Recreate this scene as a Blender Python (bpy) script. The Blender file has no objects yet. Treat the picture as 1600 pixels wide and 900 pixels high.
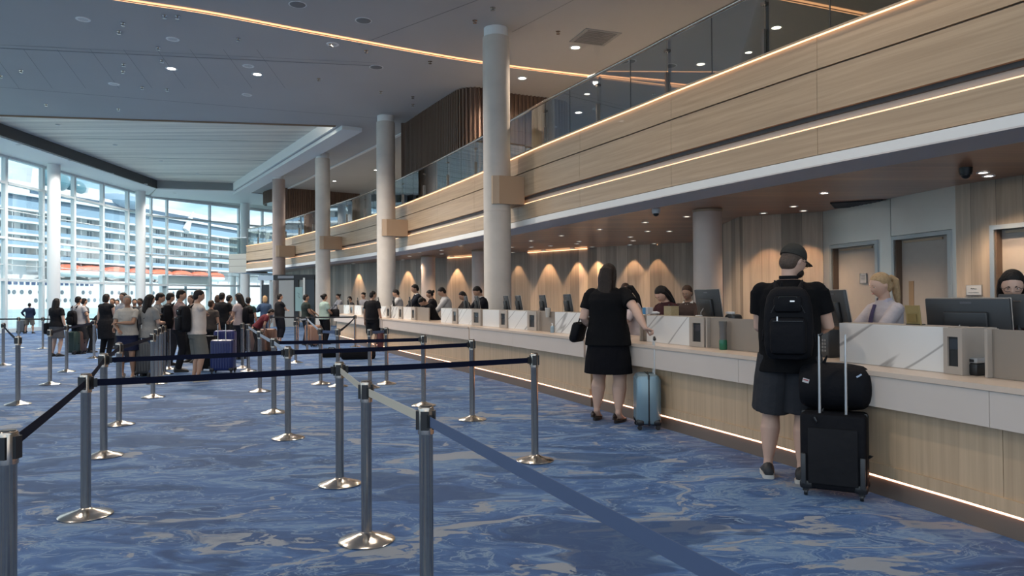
import bpy, math, random
import numpy as np
from mathutils import Vector, Matrix, geometry
random.seed(7)
PI = math.pi
# ------------------------------------------------------------------ camera, world, sun, exposure
F = 1150.0; PITCH = math.atan(15/1150.); ROLL = math.radians(.38); CAMZ = 1.45
_f = np.array([0, math.cos(PITCH), math.sin(PITCH)])
_u0 = np.array([0, -math.sin(PITCH), math.cos(PITCH)]); _r0 = np.array([1., 0, 0])
_U = math.cos(ROLL)*_u0+math.sin(ROLL)*_r0; _R = math.cos(ROLL)*_r0-math.sin(ROLL)*_u0
_C = np.array([0, 0, CAMZ])
SC = bpy.context.scene; COL = SC.collection
cam = bpy.data.cameras.new('camera'); camo = bpy.data.objects.new('camera', cam); COL.objects.link(camo)
cam.sensor_width = 36; cam.lens = F/1600*36; cam.clip_start = .05; cam.clip_end = 3000
m = Matrix(((_R[0], _U[0], -_f[0]), (_R[1], _U[1], -_f[1]), (_R[2], _U[2], -_f[2]))).to_4x4()
m.translation = Vector(_C); camo.matrix_world = m; SC.camera = camo
SC.view_settings.view_transform = 'Standard'; SC.view_settings.look = 'None'
SC.view_settings.gamma = 1; SC.view_settings.use_curve_mapping = False
SC.view_settings.exposure = 0.55
try:
    SC.cycles.max_bounces = 7; SC.cycles.diffuse_bounces = 3; SC.cycles.glossy_bounces = 4
    SC.cycles.transparent_max_bounces = 14; SC.cycles.caustics_reflective = False; SC.cycles.caustics_refractive = False
    SC.cycles.use_denoising = True; SC.cycles.sample_clamp_indirect = 4
except Exception: pass
W = bpy.data.worlds.new('sky'); SC.world = W; W.use_nodes = True
nt = W.node_tree; nt.nodes.clear()
def N(t, typ, **kw):
    n = t.nodes.new(typ)
    for k, v in kw.items():
        if k in n.inputs: n.inputs[k].default_value = v
        else: setattr(n, k, v)
    return n
tc = N(nt, 'ShaderNodeTexCoord'); mp = N(nt, 'ShaderNodeMapping'); mp.inputs['Scale'].default_value = (1, 1, 3.2)
nz = N(nt, 'ShaderNodeTexNoise', Scale=3.2, Detail=7.0, Roughness=.55)
cr = N(nt, 'ShaderNodeValToRGB'); cr.color_ramp.elements[0].position = .40; cr.color_ramp.elements[0].color = (.27, .50, .72, 1)
cr.color_ramp.elements[1].position = .60; cr.color_ramp.elements[1].color = (1.0, .96, .90, 1)
bg = N(nt, 'ShaderNodeBackground', Strength=1.3); wo = N(nt, 'ShaderNodeOutputWorld')
nt.links.new(tc.outputs['Generated'], mp.inputs['Vector']); nt.links.new(mp.outputs[0], nz.inputs['Vector'])
nt.links.new(nz.outputs['Fac'], cr.inputs[0]); nt.links.new(cr.outputs[0], bg.inputs[0]); nt.links.new(bg.outputs[0], wo.inputs[0])
sun = bpy.data.lights.new('sun', 'SUN'); sun.energy = 3.0; sun.angle = .02; sun.color = (1, .97, .92)
suno = bpy.data.objects.new('sun', sun); COL.objects.link(suno)
suno.rotation_euler = Vector((-.80, -.10, -.60)).to_track_quat('-Z', 'Y').to_euler()

# ------------------------------------------------------------------ pixel <-> world
def ray(x, y): return _f+(x-800)/F*_R+(450-y)/F*_U
def atz(x, y, z=0.0):
    d = ray(x, y); return Vector(_C+d*((z-CAMZ)/d[2]))
def aty(x, y, Y):
    d = ray(x, y); return Vector(_C+d*(Y/d[1]))
def proj(P):
    v = np.array(P)-_C; w = v@_f; return 800+F*(v@_R)/w, 450-F*(v@_U)/w

# ------------------------------------------------------------------ materials
def _mat(name):
    mt = bpy.data.materials.new(name); mt.use_nodes = True
    t = mt.node_tree; b = t.nodes['Principled BSDF']; return mt, t, b
def rgb(h):
    if isinstance(h, str):
        v = [int(h[i:i+2], 16)/255 for i in (0, 2, 4)]
        return tuple((c/12.92 if c <= .04045 else ((c+.055)/1.055)**2.4) for c in v)+(1,)
    return tuple(h)+(1,)
_mc = {}
def M(name, col, rough=.5, metal=0., spec=.5, noise=0., nscale=8., bump=0., bscale=60., sheen=0., coat=0.):
    key = name
    if key in _mc: return _mc[key]
    mt, t, b = _mat(name); c = rgb(col)
    b.inputs['Base Color'].default_value = c; b.inputs['Roughness'].default_value = rough
    b.inputs['Metallic'].default_value = metal; b.inputs['Specular IOR Level'].default_value = spec
    b.inputs['Coat Weight'].default_value = coat; b.inputs['Sheen Weight'].default_value = sheen
    tcn = N(t, 'ShaderNodeTexCoord')
    if noise:
        nn = N(t, 'ShaderNodeTexNoise', Scale=nscale, Detail=4.0); t.links.new(tcn.outputs['Object'], nn.inputs['Vector'])
        mx = N(t, 'ShaderNodeMixRGB', blend_type='MIX'); t.links.new(nn.outputs['Fac'], mx.inputs[0])
        mx.inputs[1].default_value = tuple(min(1, x*(1-noise)) for x in c[:3])+(1,)
        mx.inputs[2].default_value = tuple(min(1, x*(1+noise)) for x in c[:3])+(1,)
        t.links.new(mx.outputs[0], b.inputs['Base Color'])
    if bump:
        n2 = N(t, 'ShaderNodeTexNoise', Scale=bscale, Detail=3.0); t.links.new(tcn.outputs['Object'], n2.inputs['Vector'])
        bp = N(t, 'ShaderNodeBump', Strength=bump, Distance=.02); t.links.new(n2.outputs['Fac'], bp.inputs['Height'])
        t.links.new(bp.outputs[0], b.inputs['Normal'])
    _mc[key] = mt; return mt
def fabric(name, col, rough=.9): return M(name, col, rough, 0, .12, noise=.18, nscale=5, bump=.8, bscale=9)
def emit(name, col, s):
    if name in _mc: return _mc[name]
    mt, t, b = _mat(name); b.inputs['Base Color'].default_value = (0, 0, 0, 1)
    b.inputs['Emission Color'].default_value = rgb(col); b.inputs['Emission Strength'].default_value = s
    _mc[name] = mt; return mt
def glassm(name, tint, gloss=.08, rough=.0):
    if name in _mc: return _mc[name]
    mt = bpy.data.materials.new(name); mt.use_nodes = True; t = mt.node_tree; t.nodes.clear()
    tr = N(t, 'ShaderNodeBsdfTransparent'); tr.inputs[0].default_value = rgb(tint)
    gl = N(t, 'ShaderNodeBsdfGlossy', Roughness=rough); gl.inputs[0].default_value = (.9, .95, 1, 1)
    fr = N(t, 'ShaderNodeLayerWeight', Blend=.25); mu = N(t, 'ShaderNodeMath', operation='MULTIPLY_ADD')
    mu.inputs[1].default_value = gloss*3; mu.inputs[2].default_value = gloss*.4
    mx = N(t, 'ShaderNodeMixShader'); o = N(t, 'ShaderNodeOutputMaterial')
    t.links.new(fr.outputs['Fresnel'], mu.inputs[0]); t.links.new(mu.outputs[0], mx.inputs[0])
    t.links.new(tr.outputs[0], mx.inputs[1]); t.links.new(gl.outputs[0], mx.inputs[2]); t.links.new(mx.outputs[0], o.inputs[0])
    _mc[name] = mt; return mt
def carpet():
    mt, t, b = _mat('carpet'); L = t.links.new
    tcn = N(t, 'ShaderNodeTexCoord')
    mp = N(t, 'ShaderNodeMapping'); mp.inputs['Rotation'].default_value = (0, 0, math.radians(6)); mp.inputs['Scale'].default_value = (.62, 1.15, 1)
    L(tcn.outputs['Object'], mp.inputs[0])
    w1 = N(t, 'ShaderNodeTexNoise', Scale=1.3, Detail=3.0); L(mp.outputs[0], w1.inputs['Vector'])
    sb = N(t, 'ShaderNodeVectorMath', operation='SUBTRACT'); sb.inputs[1].default_value = (.5, .5, .5); L(w1.outputs['Color'], sb.inputs[0])
    sc = N(t, 'ShaderNodeVectorMath', operation='SCALE'); sc.inputs['Scale'].default_value = 1.5; L(sb.outputs[0], sc.inputs[0])
    ad = N(t, 'ShaderNodeVectorMath', operation='ADD'); L(mp.outputs[0], ad.inputs[0]); L(sc.outputs[0], ad.inputs[1])
    n1 = N(t, 'ShaderNodeTexNoise', Scale=1.7, Detail=9.0, Roughness=.60, Distortion=1.3); L(ad.outputs[0], n1.inputs['Vector'])
    r1 = N(t, 'ShaderNodeValToRGB'); L(n1.outputs['Fac'], r1.inputs[0]); e = r1.color_ramp.elements
    e[0].position = .30; e[0].color = (.022, .045, .120, 1); e[1].position = .46; e[1].color = (.050, .110, .265, 1)
    for p, c in ((.53, (.072, .145, .325, 1)), (.575, (.22, .30, .43, 1)), (.60, (.10, .185, .36, 1)), (.70, (.26, .31, .40, 1))):
        x = e.new(p); x.color = c
    # thin pale veins and oval rings
    n2 = N(t, 'ShaderNodeTexNoise', Scale=1.5, Detail=7.0, Roughness=.6, Distortion=2.4); L(ad.outputs[0], n2.inputs['Vector'])
    s2 = N(t, 'ShaderNodeMath', operation='SUBTRACT'); s2.inputs[1].default_value = .5; L(n2.outputs['Fac'], s2.inputs[0])
    a2 = N(t, 'ShaderNodeMath', operation='ABSOLUTE'); L(s2.outputs[0], a2.inputs[0])
    r2 = N(t, 'ShaderNodeValToRGB'); L(a2.outputs[0], r2.inputs[0]); q = r2.color_ramp.elements
    q[0].position = 0; q[0].color = (1, 1, 1, 1); q[1].position = .020; q[1].color = (0, 0, 0, 1)
    mx = N(t, 'ShaderNodeMixRGB'); L(r2.outputs[0], mx.inputs[0]); L(r1.outputs[0], mx.inputs[1]); mx.inputs[2].default_value = (.27, .33, .42, 1)
    # beige islands
    n3 = N(t, 'ShaderNodeTexNoise', Scale=1.25, Detail=7.0, Roughness=.6, Distortion=1.6); L(ad.outputs[0], n3.inputs['Vector'])
    r3 = N(t, 'ShaderNodeValToRGB'); L(n3.outputs['Fac'], r3.inputs[0]); q = r3.color_ramp.elements
    q[0].position = .575; q[0].color = (0, 0, 0, 1); q[1].position = .592; q[1].color = (1, 1, 1, 1)
    m2 = N(t, 'ShaderNodeMixRGB'); L(r3.outputs[0], m2.inputs[0]); L(mx.outputs[0], m2.inputs[1]); m2.inputs[2].default_value = (.36, .33, .335, 1)
    # dark pools
    n4 = N(t, 'ShaderNodeTexNoise', Scale=1.1, Detail=5.0, Roughness=.5, Distortion=.6); L(ad.outputs[0], n4.inputs['Vector'])
    r4 = N(t, 'ShaderNodeValToRGB'); L(n4.outputs['Fac'], r4.inputs[0]); q = r4.color_ramp.elements
    q[0].position = .40; q[0].color = (.8, .8, .8, 1); q[1].position = .44; q[1].color = (0, 0, 0, 1)
    m3 = N(t, 'ShaderNodeMixRGB'); L(r4.outputs[0], m3.inputs[0]); L(m2.outputs[0], m3.inputs[1]); m3.inputs[2].default_value = (.020, .052, .140, 1)
    dk = N(t, 'ShaderNodeVectorMath', operation='MULTIPLY'); L(m3.outputs[0], dk.inputs[0]); dk.inputs[1].default_value = (.60, .70, .76)
    L(dk.outputs[0], b.inputs['Base Color']); b.inputs['Roughness'].default_value = .7; b.inputs['Specular IOR Level'].default_value = .2
    b.inputs['Sheen Weight'].default_value = .22; b.inputs['Sheen Roughness'].default_value = .35; b.inputs['Sheen Tint'].default_value = (.45, .68, 1, 1)
    n5 = N(t, 'ShaderNodeTexNoise', Scale=260., Detail=1.0); L(tcn.outputs['Object'], n5.inputs['Vector'])
    bp = N(t, 'ShaderNodeBump', Strength=.25, Distance=.01); L(n5.outputs['Fac'], bp.inputs['Height']); L(bp.outputs[0], b.inputs['Normal'])
    return mt
def wood(name, c1, c2, board=0., along=True, rough=.45, gs=(.6, 14.), vary=.25, seam=0.0, coat=0.):
    """veneer on UVs in metres: grain along u (along=True) or v; boards of width `board` across the other axis"""
    mt, t, b = _mat(name); L = t.links.new
    uv = N(t, 'ShaderNodeUVMap'); mp = N(t, 'ShaderNodeMapping')
    mp.inputs['Scale'].default_value = (gs[0], gs[1], 1) if along else (gs[1], gs[0], 1)
    L(uv.outputs[0], mp.inputs[0])
    sep = N(t, 'ShaderNodeSeparateXYZ'); L(uv.outputs[0], sep.inputs[0])
    src = mp.outputs[0]
    if board:
        dv = N(t, 'ShaderNodeMath', operation='DIVIDE'); dv.inputs[1].default_value = board
        L(sep.outputs[1 if along else 0], dv.inputs[0])
        fl = N(t, 'ShaderNodeMath', operation='FLOOR'); L(dv.outputs[0], fl.inputs[0])
        wn = N(t, 'ShaderNodeTexWhiteNoise', noise_dimensions='1D'); L(fl.outputs[0], wn.inputs['W'])
        ad = N(t, 'ShaderNodeVectorMath', operation='MULTIPLY_ADD'); L(wn.outputs['Color'], ad.inputs[0]); ad.inputs[1].default_value = (40, 40, 0); L(src, ad.inputs[2]); src = ad.outputs[0]
    nn = N(t, 'ShaderNodeTexNoise', Scale=1.0, Detail=6.0, Roughness=.6, Distortion=.5); L(src, nn.inputs['Vector'])
    r = N(t, 'ShaderNodeValToRGB'); L(nn.outputs['Fac'], r.inputs[0])
    r.color_ramp.elements[0].position = .3; r.color_ramp.elements[0].color = rgb(c2); r.color_ramp.elements[1].position = .7; r.color_ramp.elements[1].color = rgb(c1)
    out = r.outputs[0]
    if board:
        mr = N(t, 'ShaderNodeMapRange'); L(wn.outputs['Value'], mr.inputs[0]); mr.inputs[3].default_value = 1-vary; mr.inputs[4].default_value = 1+vary*.5
        vm = N(t, 'ShaderNodeVectorMath', operation='SCALE'); L(out, vm.inputs[0]); L(mr.outputs[0], vm.inputs['Scale']); out = vm.outputs[0]
        if seam:
            fr = N(t, 'ShaderNodeMath', operation='FRACT'); L(dv.outputs[0], fr.inputs[0])
            lt = N(t, 'ShaderNodeMath', operation='LESS_THAN'); lt.inputs[1].default_value = seam/board; L(fr.outputs[0], lt.inputs[0])
            mm = N(t, 'ShaderNodeMixRGB'); L(lt.outputs[0], mm.inputs[0]); L(out, mm.inputs[1]); mm.inputs[2].default_value = tuple(x*.25 for x in rgb(c2)[:3])+(1,); out = mm.outputs[0]
    L(out, b.inputs['Base Color']); b.inputs['Roughness'].default_value = rough; b.inputs['Coat Weight'].default_value = coat
    return mt
def marble():
    mt, t, b = _mat('marble'); L = t.links.new
    uv = N(t, 'ShaderNodeUVMap'); m0 = N(t, 'ShaderNodeMapping'); m0.inputs['Rotation'].default_value = (0, 0, math.radians(-32)); mp = N(t, 'ShaderNodeMapping'); mp.inputs['Scale'].default_value = (.16, 1.9, 1)
    L(uv.outputs[0], m0.inputs[0]); L(m0.outputs[0], mp.inputs[0])
    nn = N(t, 'ShaderNodeTexNoise', Scale=1.5, Detail=3.0, Roughness=.4, Distortion=.05); L(mp.outputs[0], nn.inputs['Vector'])
    s = N(t, 'ShaderNodeMath', operation='SUBTRACT'); s.inputs[1].default_value = .5; L(nn.outputs['Fac'], s.inputs[0])
    a = N(t, 'ShaderNodeMath', operation='ABSOLUTE'); L(s.outputs[0], a.inputs[0])
    r = N(t, 'ShaderNodeValToRGB'); L(a.outputs[0], r.inputs[0]); e = r.color_ramp.elements
    e[0].position = 0; e[0].color = (.36, .35, .34, 1); e[1].position = .013; e[1].color = (.72, .71, .69, 1)
    x = e.new(.009); x.color = (.50, .49, .48, 1)
    L(r.outputs[0], b.inputs['Base Color']); b.inputs['Roughness'].default_value = .22
    return mt
def brushed(name, col, rough=.28):
    mt = M(name, col, rough, 1.0); return mt

CARPET = carpet()
VENEER = wood('pale_veneer', (.50, .365, .24), (.37, .26, .165), gs=(.5, 16.), rough=.42, coat=.15)
VENEER_C = wood('counter_veneer', (.60, .425, .27), (.46, .32, .20), along=False, gs=(.5, 22.), rough=.45)
WALLWOOD = wood('wall_boards', (.50, .395, .30), (.34, .265, .20), board=.42, along=False, gs=(.45, 9.), vary=.45, seam=.006, rough=.5)
CEILWOOD = wood('soffit_boards', (.52, .245, .13), (.36, .155, .078), board=.3, along=True, gs=(.4, 8.), vary=.25, seam=.004, rough=.32, coat=.3)
PALECEIL = wood('pale_ceiling_boards', (.86, .80, .70), (.74, .69, .60), board=.16, along=True, gs=(.5, 3.), vary=.22, seam=.012, rough=.5)
SLAT = wood('dark_slats', (.20, .125, .085), (.12, .072, .05), along=False, gs=(.6, 10.), rough=.5)
MARBLE = marble()
STEEL = M('brushed_steel', (.50, .43, .365), .19, 1.0, noise=.12, nscale=30)
STEELB = M('polished_steel_base', (.62, .58, .53), .20, 1.0, noise=.1, nscale=20)
CEILM = M('grey_ceiling_paint', (.47, .455, .44), .75, noise=.05, nscale=.6)
CEILL = M('white_soffit_paint', (.78, .78, .77), .6)
CHAR = M('charcoal_metal', (.045, .047, .05), .5)
BLACKP = M('black_plastic', (.012, .012, .013), .38)
BLACKM = M('black_matte', (.01, .01, .012), .7)
DGREY = M('dark_grey_plastic', (.035, .037, .04), .45)
WHITEP = M('white_stone', (.60, .58, .56), .35, noise=.06, nscale=3)
CONC = M('column_concrete', (.58, .53, .475), .55, noise=.16, nscale=2.2, bump=.08, bscale=14)
GOLD = M('bronze_collar', (.42, .30, .20), .45, .15)
BEIGE = M('beige_laminate', (.36, .31, .265), .5, noise=.04)
BEIGED = M('taupe_laminate', (.25, .205, .165), .5, noise=.04)
PLINTH = M('plinth_metal', (.20, .155, .125), .45, .4)
MULL = M('window_frame_paint', (.66, .72, .73), .5)
WCOL = M('pale_column_paint', (.74, .76, .75), .6)
GLASS = glassm('window_glass', (.94, .97, .97), .06)
RGLASS = glassm('railing_glass', (.60, .62, .58), .12)
NAVY = M('navy_belt', (.005, .007, .020), .85, 0, .12)
BLUEB = M('slate_blue_belt', (.065, .095, .175), .75)
PALEB = M('grey_blue_belt', (.30, .36, .44), .7)
CREAMB = M('cream_belt', (.50, .45, .36), .7)
LED = emit('warm_led', (1, .55, .28), 2.4)
LEDC = emit('warm_cove_led', (1, .52, .27), 1.9)
LAMP = emit('downlight_lens', (1, .90, .78), 14.0)

# ------------------------------------------------------------------ mesh builder
class MB:
    def __init__(s): s.v = []; s.f = []; s.uv = []; s.mi = []
    def add(s, vs, fs, uvs=None, mi=0):
        o = len(s.v); s.v += [tuple(p) for p in vs]
        for i, f in enumerate(fs):
            s.f.append(tuple(o+k for k in f)); s.uv.append(uvs[i] if uvs else None); s.mi.append(mi)
        return s
    def box(s, c, d, rz=0., R=None, mi=0, taper=1.):
        R = R or Matrix.Rotation(rz, 3, 'Z'); c = Vector(c); vs = []
        for z in (-1, 1):
            k = taper if z > 0 else 1.
            for x, y in ((-1, -1), (1, -1), (1, 1), (-1, 1)): vs.append(c+R@Vector((x*d[0]/2*k, y*d[1]/2*k, z*d[2]/2)))
        fs = [(3, 2, 1, 0), (4, 5, 6, 7), (0, 1, 5, 4), (1, 2, 6, 5), (2, 3, 7, 6), (3, 0, 4, 7)]
        dx, dy, dz = d; q = lambda a, b: [(0, 0), (a, 0), (a, b), (0, b)]
        return s.add(vs, fs, [q(dx, dy), q(dx, dy), q(dx, dz), q(dy, dz), q(dx, dz), q(dy, dz)], mi)
    def rbox(s, c, d, r=.02, rz=0., R=None, seg=3, mi=0, bulge=0.):
        """box rounded about its vertical edges and softened top and bottom"""
        R = R or Matrix.Rotation(rz, 3, 'Z'); c = Vector(c)
        def ring(ins):
            out = []
            a, b = d[0]/2-ins, d[1]/2-ins; rr = max(r-ins*.5, .001)
            for k, (sx, sy) in enumerate(((1, 1), (-1, 1), (-1, -1), (1, -1))):
                for j in range(seg+1):
                    t = (k+j/seg)*PI/2; out.append((sx*(a-rr)+math.cos(t)*rr, sy*(b-rr)+math.sin(t)*rr))
            return out
        h = d[2]/2; e = min(r, h*.9)
        prof = [(e*.8, -h), (e*.25, -h+e*.3), (0, -h+e)]
        if bulge: prof += [(-bulge, 0)]
        prof += [(0, h-e), (e*.25, h-e*.3), (e*.8, h)]
        rings = []
        for ins, z in prof: rings.append([c+R@Vector((x, y, z)) for x, y in ring(ins)])
        return s.loft(rings, mi=mi)
    def loft(s, rings, cap=True, closed=True, mi=0):
        n = len(rings[0]); vs = [p for r in rings for p in r]; fs = []
        for i in range(len(rings)-1):
            for j in range(n if closed else n-1):
                k = (j+1) % n; fs.append((i*n+j, i*n+k, (i+1)*n+k, (i+1)*n+j))
        if cap:
            fs.append(tuple(reversed(range(n)))); fs.append(tuple(range((len(rings)-1)*n, len(rings)*n)))
        return s.add(vs, fs, mi=mi)
    def lathe(s, prof, c=(0, 0, 0), n=24, R=None, mi=0, cap=True):
        c = Vector(c); R = R or Matrix.Identity(3)
        return s.loft([[c+R@Vector((r*math.cos(2*PI*j/n), r*math.sin(2*PI*j/n), z)) for j in range(n)] for r, z in prof], cap=cap, mi=mi)
    def limb(s, pts, rad, n=12, ref=None, mi=0, cap=True, round_ends=False):
        """tube along pts; rad: r or (ra, rb) with ra along the reference side"""
        pts = [Vector(p) for p in pts]
        if not isinstance(rad, (list, tuple)): rad = [rad]*len(pts)
        T = []
        for i in range(len(pts)):
            a = pts[max(0, i-1)]; b = pts[min(len(pts)-1, i+1)]; d = b-a
            T.append(d.normalized() if d.length > 1e-9 else Vector((0, 0, 1)))
        rv = Vector(ref) if ref else (Vector((1, 0, 0)) if abs(T[0].x) < .8 else Vector((0, 1, 0)))
        rings = []; rr = []
        for p, t, r in zip(pts, T, rad):
            a = rv-t*rv.dot(t)
            if a.length < 1e-6: a = t.orthogonal()
            a.normalize(); rv = a if not ref else Vector(ref); b = t.cross(a)
            ra, rb = r if isinstance(r, (tuple, list)) else (r, r)
            rr.append((p, a, b, ra, rb, t))
        def mk(p, a, b, ra, rb): return [p+a*ra*math.cos(2*PI*j/n)+b*rb*math.sin(2*PI*j/n) for j in range(n)]
        if round_ends:
            p, a, b, ra, rb, t = rr[0]
            for q in (.98, .8, .45): rings.append(mk(p-t*min(ra, rb)*q*.9, a, b, ra*math.sqrt(1-q*q), rb*math.sqrt(1-q*q)))
        for p, a, b, ra, rb, t in rr: rings.append(mk(p, a, b, ra, rb))
        if round_ends:
            p, a, b, ra, rb, t = rr[-1]
            for q in (.45, .8, .98): rings.append(mk(p+t*min(ra, rb)*q*.9, a, b, ra*math.sqrt(1-q*q), rb*math.sqrt(1-q*q)))
        return s.loft(rings, cap=cap, mi=mi)
    def ell(s, c, r, n=14, m_=9, R=None, fn=None, mi=0):
        c = Vector(c); R = R or Matrix.Identity(3); rings = []
        for i in range(m_+1):
            th = PI*(i+.02)/(m_+.04); row = []
            for j in range(n):
                ph = 2*PI*j/n; d = Vector((math.sin(th)*math.cos(ph), math.sin(th)*math.sin(ph), -math.cos(th)))
                p = Vector((d.x*r[0], d.y*r[1], d.z*r[2]))
                if fn: p = fn(d, p)
                row.append(c+R@p)
            rings.append(row)
        return s.loft(rings, mi=mi)
    def mesh(s, name, mats, smooth=False):
        me = bpy.data.meshes.new(name); me.from_pydata(s.v, [], s.f)
        if not isinstance(mats, (list, tuple)): mats = [mats]
        for x in mats: me.materials.append(x)
        if any(u for u in s.uv):
            ul = me.uv_layers.new(name='UVMap'); k = 0
            for fi, f in enumerate(s.f):
                u = s.uv[fi]
                for j in range(len(f)):
                    ul.data[k].uv = u[j] if u else (0, 0); k += 1
        me.polygons.foreach_set('material_index', s.mi)
        if smooth:
            me.polygons.foreach_set('use_smooth', [True]*len(me.polygons))
            try: me.set_sharp_from_angle(angle=math.radians(smooth if smooth is not True else 40))
            except Exception: pass
        me.update(); return me
    def obj(s, name, mats, parent=None, smooth=True, loc=None):
        o = bpy.data.objects.new(name, s.mesh(name, mats, smooth)); COL.objects.link(o)
        if parent: o.parent = parent
        if loc is not None: o.location = loc
        return o
def tag(o, label=None, cat=None, group=None, kind=None):
    if label: o['label'] = label
    if cat: o['category'] = cat
    if group: o['group'] = group
    if kind: o['kind'] = kind
    return o
def thing(name, label, cat, loc=(0, 0, 0), rz=0., group=None):
    o = bpy.data.objects.new(name, None); COL.objects.link(o); o.location = loc; o.rotation_euler = (0, 0, rz); o.empty_display_size = .1
    return tag(o, label, cat, group)
def struct(o, label=None): o['kind'] = 'structure'; return tag(o, label) if label else o
_kids = {}
def dup(root, loc, rz=None, label=None, group=None, sc=None):
    r = root.copy(); COL.objects.link(r); r.location = loc
    if rz is not None: r.rotation_euler = (0, 0, rz)
    if sc: r.scale = (sc, sc, sc)
    if label: r['label'] = label
    if group: r['group'] = group
    if root.name not in _kids: _kids[root.name] = [(c, list(c.children)) for c in root.children]
    for ch, gs in _kids[root.name]:
        c = ch.copy(); COL.objects.link(c); c.parent = r
        for g in gs:
            d = g.copy(); COL.objects.link(d); d.parent = c
    return r
# ------------------------------------------------------------------ plan curves
class Curve:
    def __init__(s, pts, smooth=True, step=.25):
        P = np.array(pts, float)
        if smooth and len(P) > 2:
            Q = np.vstack([2*P[0]-P[1], P, 2*P[-1]-P[-2]]); out = []
            for i in range(1, len(Q)-2):
                for t in np.linspace(0, 1, 14, endpoint=False):
                    a, b, c, d = Q[i-1:i+3]
                    out.append(.5*((2*b)+(c-a)*t+(2*a-5*b+4*c-d)*t*t+(3*b-a-3*c+d)*t**3))
            out.append(Q[-2]); P = np.array(out)
        s.P = P; s.S = np.concatenate([[0], np.cumsum(np.hypot(*(np.diff(P, axis=0).T)))]); s.len = s.S[-1]; s.smooth = smooth
    def pt(s, q): return np.array([np.interp(q, s.S, s.P[:, 0]), np.interp(q, s.S, s.P[:, 1])])
    def tan(s, q):
        e = .3 if s.smooth else .01
        d = s.pt(min(q+e, s.len))-s.pt(max(q-e, 0)); return d/np.hypot(*d)
    def off(s, q, o):
        t = s.tan(q); p = s.pt(q); return p+o*np.array([t[1], -t[0]])
    def hit(s, px, o=0, z=1.0):
        qs = np.linspace(0, s.len, 900); xs = []; ok = []
        for q in qs:
            p = s.off(q, o)
            if p[1] > .8: xs.append(proj((p[0], p[1], z))[0]); ok.append(q)
        i = np.argsort(xs); return float(np.interp(px, np.array(xs)[i], np.array(ok)[i]))
    def ang(s, q): t = s.tan(q); return math.atan2(t[1], t[0])
def sweep(mb, cv, s0, s1, prof, closed=True, caps=True, step=.5, zf=None, mi=0):
    if cv.smooth: n = max(1, int(abs(s1-s0)/step)); qs = list(np.linspace(s0, s1, n+1))
    else: qs = sorted({s0, s1, *[q for q in cv.S if s0 < q < s1]})
    rows = []
    for q in qs:
        row = []
        for o, z in prof:
            p = cv.off(q, o); row.append((p[0], p[1], zf(z, q, p) if zf else z))
        rows.append(row)
    L = [0]
    k = len(prof); idx = list(range(k))+([0] if closed else [])
    for a, b in zip(idx, idx[1:]): L.append(L[-1]+math.hypot(prof[a][0]-prof[b][0], prof[a][1]-prof[b][1]))
    vs = [p for r in rows for p in r]; fs = []; uv = []
    for i in range(len(qs)-1):
        for j in range(len(idx)-1):
            a, b = idx[j], idx[j+1]
            fs.append((i*k+a, (i+1)*k+a, (i+1)*k+b, i*k+b)); uv.append([(qs[i], L[j]), (qs[i+1], L[j]), (qs[i+1], L[j+1]), (qs[i], L[j+1])])
    if closed and caps:
        e = (len(qs)-1)*k
        fs.append(tuple(range(k))); uv.append([(o, z) for o, z in prof])
        fs.append(tuple(e+j for j in reversed(range(k)))); uv.append([(o, z) for o, z in reversed(prof)])
    mb.add(vs, fs, uv, mi); return mb
def rect(o0, o1, z0, z1): return [(o0, z0), (o1, z0), (o1, z1), (o0, z1)]
def text(body, size, mat, name, parent, loc, rot, extrude=.001):
    cu = bpy.data.curves.new(name, 'FONT'); cu.body = body; cu.size = size; cu.extrude = extrude; cu.align_x = 'CENTER'; cu.align_y = 'CENTER'
    o = bpy.data.objects.new(name, cu); dg = bpy.context.evaluated_depsgraph_get(); COL.objects.link(o)
    dg.update(); me = bpy.data.meshes.new_from_object(o.evaluated_get(dg)); bpy.data.objects.remove(o)
    me.materials.clear(); me.materials.append(mat)
    o = bpy.data.objects.new(name, me); COL.objects.link(o); o.parent = parent; o.location = loc; o.rotation_euler = rot
    return o

COUNTER = Curve([(3.62, 2.0), (2.98, 4.31), (2.69, 5.25), (2.10, 7.0), (.47, 11.15), (-.62, 13.7), (-2.06, 16.85), (-3.9, 21.0), (-5.95, 25.7), (-8.1, 30.6)])
FASCIA = Curve([(7.9, 2.6), (6.6, 5.3), (5.39, 7.65), (4.70, 8.97), (4.04, 10.2), (2.80, 12.7), (2.36, 13.65), (.81, 16.9), (.01, 18.75), (-.81, 20.65), (-2.5, 24.2), (-4.36, 27.9), (-6.6, 31.9), (-8.6, 35.0), (-12.5, 40.8), (-14.3, 43.3), (-16.6, 46.0)])

# ================================================================== THE SETTING
ZC = 8.1; ZS = 3.21
def poly(name, pts, z, mat, holes=(), down=False, uvs=1.0):
    loops = [[Vector((p[0], p[1], z)) for p in pts]]+[[Vector((p[0], p[1], z)) for p in h] for h in holes]
    tris = geometry.tessellate_polygon(loops); allp = [p for l in loops for p in l]; fs = []; uv = []
    for t in tris:
        a, b, c = (allp[i] for i in t)
        up = (b-a).cross(c-a).z > 0
        t = tuple(t) if up != down else tuple(reversed(t))
        fs.append(t); uv.append([(allp[i].x*uvs, allp[i].y*uvs) for i in t])
    return MB().add(allp, fs, uv).obj(name, mat, smooth=False)
WX = -23.0; CORN = (-23.0, 46.8); BDIR = (4.5/8.75, 7.5/8.75)
BEND = (CORN[0]+BDIR[0]*30, CORN[1]+BDIR[1]*30)
struct(poly('floor', [(WX-.15, -14), (18, -14), (18, 80), (BEND[0], 80), BEND, (CORN[0]-.15, CORN[1]+.1)], 0, CARPET))
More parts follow.
